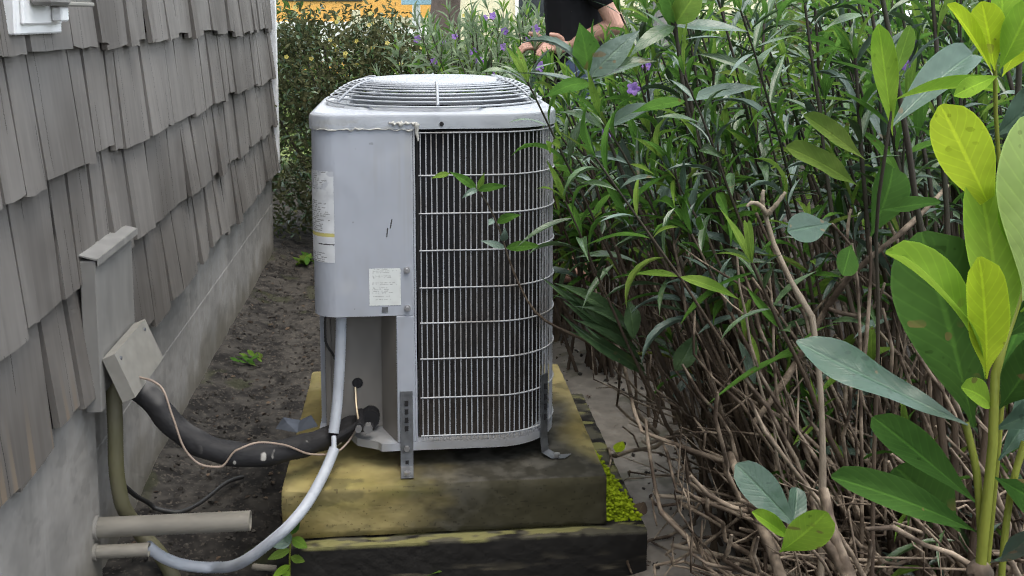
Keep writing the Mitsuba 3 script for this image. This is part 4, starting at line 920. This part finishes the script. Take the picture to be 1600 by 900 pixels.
sprig('broadleaf_sprig', [[(.80, 1.35, 0), (.79, 1.3, .6), (.761, 1.25, .93), (.728, 1.23, 1.073), (.697, 1.2, 1.224)]],
      [((.70, 1.2, 1.185), (.679, 1.2, 1.267), .044, (0, -1, .1), 'lime'), ((.697, 1.2, 1.182), (.636, 1.2, 1.263), .026, (.2, -1, .3), 'lime'), ((.705, 1.2, 1.185), (.731, 1.18, 1.269), .043, (-.2, -1, .2), 'bright'), ((.739, 1.25, 1.175), (.745, 1.2, 1.25), .034, (-.2, -1, .3), 'lime'),
       ((.725, 1.25, 1.191), (.728, 1.25, 1.293), .045, (.1, -1, .1), 'bright'), ((.705, 1.2, 1.179), (.623, 1.15, 1.159), .021, (.1, -.8, .7), 'bright'), ((.72, 1.23, 1.10), (.78, 1.2, 1.17), .045, (-.1, -1, .4), 'teal'), ((.74, 1.24, 1.03), (.66, 1.2, 1.10), .04, (.1, -1, .4), 'deep'), ((.74, 1.24, 1.03), (.79, 1.22, 1.13), .05, (-.2, -1, .3), 'deep')],
      'sprig of upright lime green leaves in the upper right corner')
sprig('broadleaf_sprig', [[(.84, 1.8, 0), (.80, 1.75, .6), (.76, 1.72, .86), (.715, 1.7, .90)], [(.80, 1.75, .6), (.81, 1.75, .80), (.807, 1.75, .865)]],
      [((.715, 1.7, .90), (.619, 1.65, .899), .052, (0, -1, .6), 'teal'), ((.807, 1.75, .865), (.867, 1.8, .98), .077, (.1, -1, .2), 'deep'), ((.76, 1.72, .86), (.72, 1.66, .82), .04, (0, -1, .5), 'deep')],
      'sprig with a pale round blue green leaf among the bare branches', mat='dry_bark')
sprig('broadleaf_sprig', [[(.74, 1.62, 0), (.72, 1.6, .2), (.696, 1.6, .318), (.652, 1.58, .382), (.607, 1.55, .422)]],
      [((.618, 1.55, .432), (.526, 1.6, .526), .059, (.2, -1, .5), 'teal'), ((.566, 1.5, .426), (.618, 1.45, .513), .059, (-.2, -1, .2), 'bright'), ((.608, 1.55, .416), (.52, 1.5, .493), .028, (.2, -.8, .6), 'bright'), ((.622, 1.6, .395), (.649, 1.65, .457), .039, (.2, -1, .4), 'teal'), ((.607, 1.55, .422), (.57, 1.5, .43), .02, (.2, -.8, .6), 'bright')],
      'small sprig of green and blue green leaves low among the twigs', mat='dry_bark')
# little weed in front of the pad, and a few seedlings
key = 'weed'
put('stem', tube(spline([(-.27, 2.245, .0), (-.268, 2.235, .06), (-.258, 2.215, .15)], 10), .0022, 6), 'green_stem', key, smooth=True)
for b_, t_, w_, mt in [((-.262, 2.22, .11), (-.305, 2.20, .118), .024, 'leaf_sky_sheen'), ((-.26, 2.22, .12), (-.225, 2.19, .112), .024, 'leaf_young'), ((-.26, 2.218, .13), (-.242, 2.21, .185), .026, 'leaf_green'), ((-.265, 2.23, .09), (-.31, 2.2, .085), .020, 'leaf_young'), ((-.266, 2.235, .07), (-.232, 2.2, .075), .018, 'leaf_young'), ((-.268, 2.236, .05), (-.30, 2.2, .045), .018, 'leaf_bright'), ((-.268, 2.236, .04), (-.29, 2.18, .02), .016, 'leaf_bright'), ((-.26, 2.22, .115), (-.275, 2.19, .145), .02, 'leaf_sky_sheen')]:
    putd('leaf', ELL[int(rh.integers(6))][0], mt, leaf_matrix(b_, t_, (0, -.8, .6), w_), key)
tag(key, 'small leafy weed growing beside the left front corner of the pad', 'weed')
for k, (x, y, lab) in enumerate([(-.555, 3.75, 'tuft of green weed growing at the foot of the foundation'), (-.27, 3.9, 'small weed left of the air conditioner at its back'), (.03, 2.262, 'tiny yellow green seedling in front of the dark slab'), (-.52, 5.3, 'green weed near the far corner of the house')]):
    key = numbered('seedling'); r = np.random.default_rng(90 + k); z0 = float(gh(x, y))
    for q_ in range([16, 12, 5, 26][k]):
        a = r.uniform(0, 6.28); L = r.uniform(.02, .05) * (1.5 if k == 3 else 1)
        b_ = np.array([x + r.normal(0, .03 if k != 2 else .008), y + r.normal(0, .04 if k != 2 else .004), z0 + r.uniform(0, .02)])
        putd('leaf', ELL[int(r.integers(6))][0], pick(r, ['leaf_green', 'leaf_young', 'leaf_olive'], [.4, .3, .3]), leaf_matrix(b_, b_ + L * np.array([math.cos(a), math.sin(a), .5]), (0, -.2, 1), L * .45), key)
    tag(key, lab, 'weed')
# stick and loose pipe end on the soil at the bottom
put('loose_stick', tube(spline([(-.36, 2.32, .005), (-.252, 2.285, .012), (-.179, 2.27, .016), (-.092, 2.262, .024)], 14), np.linspace(.0075, .0055, 14), 9), 'pvc_grey', smooth=True)
tag('loose_stick', 'grey bare stick lying on the soil in front of the dark slab', 'stick')

# leaf litter
rl = np.random.default_rng(5); items = {}
for k in range(650):
    if rl.random() < .55: x, y = rl.uniform(-.68, -.2), rl.uniform(2.3, 5.8)
    elif rl.random() < .75: x, y = rl.uniform(.45, 1.5), rl.uniform(1.6, 4.2)
    else: x, y = rl.uniform(-.7, .6), rl.uniform(2.1, 2.3)
    if -.31 < x < .545 and 2.28 < y < 3.15: continue
    L = rl.uniform(.006, .030) ** 1.0 * rl.uniform(.5, 1.0); a = rl.uniform(0, 6.28); z = float(gh(x, y)) + .003
    b_ = np.array([x, y, z + rl.uniform(0, .004)])
    M = leaf_matrix(b_, b_ + L * np.array([math.cos(a), math.sin(a), rl.normal(0, .25)]), (rl.normal(0, .4), rl.normal(0, .4), 1), L * rl.uniform(.25, .7))
    items.setdefault('leaf_brown', []).append((SMALL[int(rl.integers(4))], M))
put_merged('leaf_litter', items['leaf_brown'], 'leaf_brown'); tag('leaf_litter', 'dry brown leaf litter strewn over the soil and path', 'leaf litter', kind='stuff')
peb = []
for k in range(1300):
    x, y = (rl.uniform(-.68, -.18), rl.uniform(2.35, 5.6)) if rl.random() < .86 else (rl.uniform(.5, 1.0), rl.uniform(2.0, 4.0))
    if -.31 < x < .545 and 2.28 < y < 3.15: continue
    s = trimesh.creation.icosphere(0, rl.uniform(.002, .009)); s.vertices *= rl.uniform(.6, 1.2, (1, 3)); s.vertices += rl.normal(0, .0012, s.vertices.shape); s.apply_translation((x, y, float(gh(x, y)) + .001)); peb.append(s)
put('gravel', cat_(peb), 'grit'); tag('gravel', 'small brown grit and clods on the soil', 'gravel', kind='stuff')
for k, (x, y, mt, lab) in enumerate([(.585, 2.86, 'leaf_lime', 'yellow orange fallen leaf on the path beside the pad'), (.52, 2.30, 'leaf_brown', 'small pale fallen leaf on the corner of the dark slab')]):
    kk = numbered('fallen_leaf'); z = float(gh(x, y)) + .012 if k == 0 else .092
    scene[kk] = {**ELL[k][0], 'bsdf': {'type': 'ref', 'id': mt}, 'to_world': T(leaf_matrix((x, y, z), (x + .03, y + .045, z + .012), (.1, -.3, 1), .035))}
    tag(kk, lab, 'fallen leaf')

# ------------------------------------------------------------------ beyond the unit
def mound_shrub(key, cx, cy, rx, ry, ztop, n, size, mat, seed, label, group=None, extra=None, lib_=SMALL, z0=.05, up=.35, mat2=None):
    r = np.random.default_rng(seed); st = []
    for k in range(22):
        a = r.uniform(0, 6.28); q_ = r.uniform(.2, .8)
        tipq = np.array([cx + rx * q_ * math.cos(a), cy + ry * q_ * math.sin(a), ztop * r.uniform(.6, .93)])
        st.append(tube_raw(stem_curve((cx + r.normal(0, .06), cy + r.normal(0, .06), float(gh(cx, cy)) - .03), tipq, (0, 0, .1), 8, r), np.linspace(.012, .003, 8), 5))
    v, f = concat_raw(st); put('branches', trimesh.Trimesh(v, f, process=False), 'stem_bark', key, smooth=True)
    cl = []
    for k in range(int(n / 45) + 1):
        a = r.uniform(0, 6.28); q_ = math.sqrt(r.uniform(.15, 1)); h = r.random() ** .8
        env = math.sqrt(max(.1, 1 - (2 * h - 1.0) ** 2 * .6)) * q_
        cl.append((cx + rx * env * math.cos(a), cy + ry * env * math.sin(a), z0 + (ztop - z0) * h * (1.02 - .12 * q_)))
    cl = np.array(cl); out = {}
    for k in range(n):
        c = cl[int(r.integers(len(cl)))] + r.normal(0, .055 * (size / .03) ** .6, 3)
        if c[2] < .04: continue
        d = np.array([r.normal(0, 1), r.normal(0, 1), r.normal(up, .7)]); d /= np.linalg.norm(d); L = size * r.uniform(.6, 1.3)
        m_ = mat if mat2 is None or r.random() > .22 else mat2
        out.setdefault(m_, []).append((lib_[int(r.integers(len(lib_)))], leaf_matrix(c, c + d * L, r.normal(0, .5, 3) + [0, -.2, .8], L * r.uniform(.3, .5))))
    for m_, it in out.items(): tag(put_merged('foliage', it, m_, key), None, kind='stuff')
    tag(key, label, 'shrub', group)
mound_shrub('olive_shrub', -.32, 5.95, .62, .52, 1.29, 17000, .038, 'leaf_shrub', 1, 'dense olive brown shrub behind the air conditioner at the house corner', mat2='leaf_dark')
rb = np.random.default_rng(8)
for k in range(30):
    flower('olive_shrub', (-.36 + rb.normal(0, .28), 5.62 + rb.normal(0, .1), 1.14 + rb.normal(0, .09)), (rb.normal(0, .4), -1, .5), .013, k, 'petal_yellow', 'blossom')
bedm = (['leaf_bed', 'leaf_green', 'leaf_young'], [.72, .18, .10])
bk = []
for k, (x, y, n, h) in enumerate([(.16, 5.3, 44, 1.12), (.48, 5.0, 44, 1.14), (.78, 5.1, 44, 1.14), (.30, 5.9, 44, 1.18), (.66, 5.7, 44, 1.2), (1.05, 5.4, 36, 1.18), (.42, 4.5, 24, 1.0), (.50, 4.62, 24, 1.06)]):
    key = hedge_plant(x, y, n, h, (0, 0), .15, 500 + k, individual=False, leaf_from=.25, scale=1.0, mats=bedm, name='flowering_shrub')
    bk.append(key); tag(key, 'pale green shrub with purple flowers in the bed beyond the air conditioner', 'flowering shrub', 'purple flowering shrubs')
for k, (i_, pos) in enumerate([(0, (.183, 5.2, 1.115)), (0, (.237, 5.2, 1.15)), (1, (.31, 4.9, 1.085)), (0, (.056, 5.3, 1.135)), (3, (.449, 5.5, 1.25)), (3, (.414, 5.6, 1.24)), (2, (.60, 4.9, 1.19)), (2, (.57, 4.9, 1.14)), (6, (.535, 4.2, 1.05)), (1, (.45, 4.85, 1.18)), (1, (.332, 4.8, 1.045)), (1, (.44, 4.8, 1.11)), (2, (.66, 4.9, 1.16)), (4, (.75, 5.5, 1.2)), (5, (1.0, 5.3, 1.2)), (0, (.13, 5.1, 1.03)), (1, (.40, 4.75, 1.0)), (2, (.70, 4.8, 1.06))]):
    flower(bk[i_], pos, (rb.normal(-.2, .4), -1, rb.normal(.3, .2)), rb.uniform(.017, .024), 40 + k)
key = 'hedge_flower_shrub'
for k, (x, y, rx, ry, zt, lab) in enumerate([(1.9, 6.6, 1.0, .8, 1.35, 0), (3.4, 6.4, 1.1, .9, 1.55, 0), (4.8, 6.0, 1.2, 1.0, 1.7, 0), (3.0, 8.5, 1.5, 1.0, 1.7, 0), (5.6, 8.5, 1.6, 1.2, 2.0, 0), (-1.6, 7.4, 1.0, .8, 1.5, 0), (-.6, 8.4, .7, .6, 1.05, 0)]):
    kk = numbered('garden_bush'); mound_shrub(kk, x, y, rx, ry, zt, 4200, .075, 'leaf_far', 60 + k, 'leafy green bush in the garden beyond the hedge' if k < 5 else ('bush half hidden by the house corner, behind the olive shrub' if k == 5 else 'low bush between the olive shrub and the parked van'), 'bushes beyond the hedge' if k < 5 else None, z0=.12, mat2='leaf_bed')
# tree trunks
def tree(key, x, y, r0, h, label, seed, crown=True):
    r = np.random.default_rng(seed); pts = [(x, y, -.1), (x + r.normal(0, .04), y, h * .3), (x + r.normal(0, .1), y, h * .6), (x + r.normal(0, .15), y, h)]
    tk = put('trunk', tube(spline(pts, 24), np.linspace(r0 * 1.15, r0 * .45, 24) * (1 + .05 * r.normal(0, 1, 24)), 14), 'trunk_bark', key, smooth=True)
    for k in range(7):
        a = r.uniform(0, 6.28); b_ = np.array(pts[2]) + [0, 0, r.uniform(-.2, h * .35)]
        put('limb', tube(spline([b_, b_ + [math.cos(a) * .6, math.sin(a) * .6, .6], b_ + [math.cos(a) * 1.4, math.sin(a) * 1.4, 1.0]], 8), np.linspace(r0 * .4, .02, 8), 7), 'trunk_bark', key, smooth=True)
    it = []
    for k in range(3200):
        c = np.array([x, y, h + .5]) + r.normal(0, 1, 3) * [1.1, 1.1, .7]; d = r.normal(0, 1, 3); d /= np.linalg.norm(d); L = r.uniform(.09, .16)
        it.append((SMALL[k % 4], leaf_matrix(c, c + d * L, r.normal(0, 1, 3) + [0, 0, .6], L * .5)))
    tag(put_merged('crown', it, 'leaf_far', key), None, kind='stuff'); tag(key, label, 'tree')
tree('tree', .40, 11.5, .19, 3.6, 'tree with a dark trunk beyond the flowering shrubs, left of the person', 1)
tree('tree', 3.55, 9.6, .16, 3.8, 'tree with a brown trunk far behind the hedge at the upper right', 2)
put('garden_post', box(1.42, 1.50, 5.95, 6.03, -.1, 1.75, .006), 'grey_paint'); tag('garden_post', 'weathered grey post standing behind the hedge', 'post')
# cream fence
key = 'garden_fence'
for x in np.arange(-.6, 6.2, 1.35): put('post', box(x - .05, x + .05, 12.95, 13.05, -.1, 1.32, .008), 'cream_paint', key)
for z in (.45, .80, 1.12): put('rail', box(-.6, 6.15, 12.91, 12.948, z, z + .11, .006), 'cream_paint', key)
tag(key, 'cream painted rail fence behind the person', 'fence')
# cream house
key = 'cream_house'
put('wall', box(-1.0, 9.0, 20.0, 26.0, -.2, 3.2), 'cream_paint', key)
rf = [(-1.4, 19.5, 3.1), (9.4, 19.5, 3.1), (-1.4, 26.5, 3.1), (9.4, 26.5, 3.1), (-1.4, 23, 5.0), (9.4, 23, 5.0)]
put('roof', hull(rf), 'roofing', key)
for x in (2.05, 4.6, 7.0):
    w = put('window', box(x, x + .85, 19.93, 19.998, 1.0, 2.2, .01), 'white_paint', key)
    put('pane', box(x + .07, x + .78, 19.915, 19.928, 1.07, 2.13), 'glass_dark', w)
tag(key, 'cream coloured house in the blurred background', 'house')
# orange and white van
key = 'van'
body = sg.Polygon([(-3.7, .35), (.62, .35), (.62, 1.15), (.42, 1.25), (.05, 2.1), (-3.6, 2.15), (-3.7, 2.0)])
m = trimesh.creation.extrude_polygon(body, 1.9, engine='earcut'); m.apply_transform(np.array([[1, 0, 0, 0], [0, 0, 1, 15.0], [0, 1, 0, 0], [0, 0, 0, 1.0]])); m.invert() if m.volume < 0 else None
put('body', m, 'orange_paint', key)
put('side_stripe', box(-3.68, .45, 14.985, 14.998, .62, 1.17, .002), 'white_paint', key)
put('bumper', box(.60, .70, 14.98, 16.92, .35, .60, .02), 'white_paint', key)
for x in (-3.0, -1.7): put('window', box(x, x + 1.1, 14.98, 14.998, 1.45, 1.95, .004), 'glass_dark', key)
for x in (-2.9, -.15):
    for yy in (14.97, 16.73):
        w = put('wheel', tube([(x, yy, .33), (x, yy + .2, .33)], .33, 24), 'tyre_rubber', key); put('rim', tube([(x, yy - .01, .33), (x, yy + .0, .33)], .19, 20), 'white_paint', w)
tag(key, 'orange van with a white band parked behind the olive shrub', 'van')
key = 'street_sign'
put('post', cyl((.12, 12.2, -.1), (.12, 12.2, 2.0), .045, 12), 'white_paint', key)
put('panel', box(-.05, .32, 12.10, 12.14, 1.375, 1.85, .006), 'sign_blue', key)
tag(key, 'pale blue sign board on a white post beyond the olive shrub', 'sign')

# ------------------------------------------------------------------ person
def chain_hull(js):
    out = []
    for (p0, r0), (p1, r1) in js:
        s = lambda p_, r_: m3.Manifold.sphere(r_, 20).translate(tuple(p_))
        out.append(m3.Manifold.batch_hull([s(p0, r0), s(p1, r1)]))
    return out
def body_mesh(ms, edge=.015, it=12):
    m = m3.Manifold.batch_boolean(ms, m3.OpType.Add).refine_to_length(edge); mm = m.to_mesh()
    t = trimesh.Trimesh(mm.vert_properties[:, :3], mm.tri_verts, process=True); trimesh.smoothing.filter_taubin(t, iterations=it); return t
PX, PY, PZ = .735, 4.55, float(gh(.735, 4.55))
def pp(x, y, z): return np.array([PX + x, PY + y, PZ + z])     # the person faces -x
J = dict(pel=pp(.02, 0, .93), wst=pp(.0, 0, 1.06), chest=pp(-.01, 0, 1.28), neck=pp(-.02, 0, 1.47), head=pp(-.06, 0, 1.62),
         shN=pp(.0, -.17, 1.40), shF=pp(.0, .17, 1.40), elN=pp(.135, -.20, 1.115), elF=pp(.08, .24, 1.13), wrN=pp(-.04, -.10, 1.03), wrF=pp(-.10, .12, 1.03),
         hipN=pp(.02, -.09, .90), hipF=pp(.02, .09, .90), knN=pp(-.02, -.10, .49), knF=pp(.03, .10, .49), anN=pp(.02, -.10, .09), anF=pp(.08, .10, .09), toN=pp(-.15, -.11, .035), toF=pp(-.09, .11, .035))
ms = chain_hull([((J['pel'], .125), (J['wst'], .115)), ((J['wst'], .115), (J['chest'], .125)), ((J['chest'] + [0, -.08, .03], .09), (J['chest'] + [0, .08, .03], .09)), ((J['shN'], .055), (J['shF'], .055)), ((J['neck'] - [0, 0, .08], .06), (J['neck'] + [-.01, 0, .06], .052)),
                 ((J['head'] + [.02, 0, .04], .088), (J['head'] + [-.015, 0, -.03], .07)), ((J['head'] + [-.02, 0, -.03], .065), (J['head'] + [-.05, 0, -.075], .035)), ((J['head'] + [-.085, 0, 0], .012), (J['head'] + [-.105, 0, -.025], .013)), ((J['head'] + [.01, -.09, 0], .018), (J['head'] + [.015, -.09, -.02], .014)), ((J['head'] + [.01, .09, 0], .018), (J['head'] + [.015, .09, -.02], .014)),
                 ((J['shN'], .052), (J['elN'], .040)), ((J['shF'], .052), (J['elF'], .040)), ((J['elN'], .041), (J['wrN'], .027)), ((J['elF'], .041), (J['wrF'], .027)),
                 ((J['hipN'], .09), (J['knN'], .058)), ((J['hipF'], .09), (J['knF'], .058)), ((J['knN'], .056), (J['anN'], .038)), ((J['knF'], .056), (J['anF'], .038)), ((J['anN'] - [-.03, 0, .05], .04), (J['toN'], .032)), ((J['anF'] - [-.03, 0, .05], .04), (J['toF'], .032))])
for w_, s_ in (('wrN', 1), ('wrF', -1)):
    W = J[w_]; ms += chain_hull([((W, .025), (W + [-.055, 0, -.012], .028)), ((W + [-.05, 0, .012], .018), (W + [-.075, 0, .008], .018))])
    for q_, (dy, L) in enumerate([(-.024, .062), (-.008, .072), (.008, .068), (.024, .052)]):
        k0 = W + [-.078, dy * .5, -.006 + dy * .5]; k1 = k0 + [-L * .55, dy * .25, -.004]; k2 = k1 + [-L * .35, 0, -L * .35]
        ms += chain_hull([((k0, .010), (k1, .0092)), ((k1, .0092), (k2, .0082))])
    t0 = W + [-.03, 0, .018]; t1 = t0 + [-.03, -.012 * s_, .022]; t2 = t1 + [-.026, 0, .004]; ms += chain_hull([((t0, .013), (t1, .0105)), ((t1, .0105), (t2, .009))])
key = 'person'
put('body', body_mesh(ms, .012, 8), 'skin', key, smooth=True)
sh = chain_hull([((J['pel'] + [0, 0, -.02], .140), (J['wst'], .132)), ((J['wst'], .132), (J['chest'], .140)), ((J['chest'] + [0, -.08, .03], .105), (J['chest'] + [0, .08, .03], .105)), ((J['shN'], .068), (J['shF'], .068)),
                 ((J['shN'], .068), (J['shN'] * .42 + J['elN'] * .58, .062)), ((J['shF'], .068), (J['shF'] * .42 + J['elF'] * .58, .062))])
put('shirt', body_mesh(sh, .02, 6), 'black_cloth', key, smooth=True)
so = chain_hull([((J['pel'] + [0, 0, -.04], .134), (J['pel'] + [0, 0, .03], .134)), ((J['hipN'], .105), (J['knN'] * .9 + J['hipN'] * .1, .085)), ((J['hipF'], .105), (J['knF'] * .9 + J['hipF'] * .1, .085))])
put('shorts', body_mesh(so, .02, 6), 'blue_cloth', key, smooth=True)
ha = chain_hull([((J['head'] + [.035, 0, .055], .092), (J['head'] + [.045, 0, -.01], .075))])
put('hair', body_mesh(ha, .012, 6), 'hair_brown', key, smooth=True)
for s_ in (-1, 1):
    e = trimesh.creation.icosphere(2, .012); e.apply_translation(J['head'] + [-.078, s_ * .032, .012]); put('eye', e, 'glass_dark', key, smooth=True)
put('mouth', tube([J['head'] + [-.080, -.022, -.055], J['head'] + [-.088, 0, -.056], J['head'] + [-.080, .022, -.055]], .005, 6), 'wire_pink', key, smooth=True)
tag(key, 'person in a black short sleeved shirt holding one forearm out over the flowering shrubs', 'person')
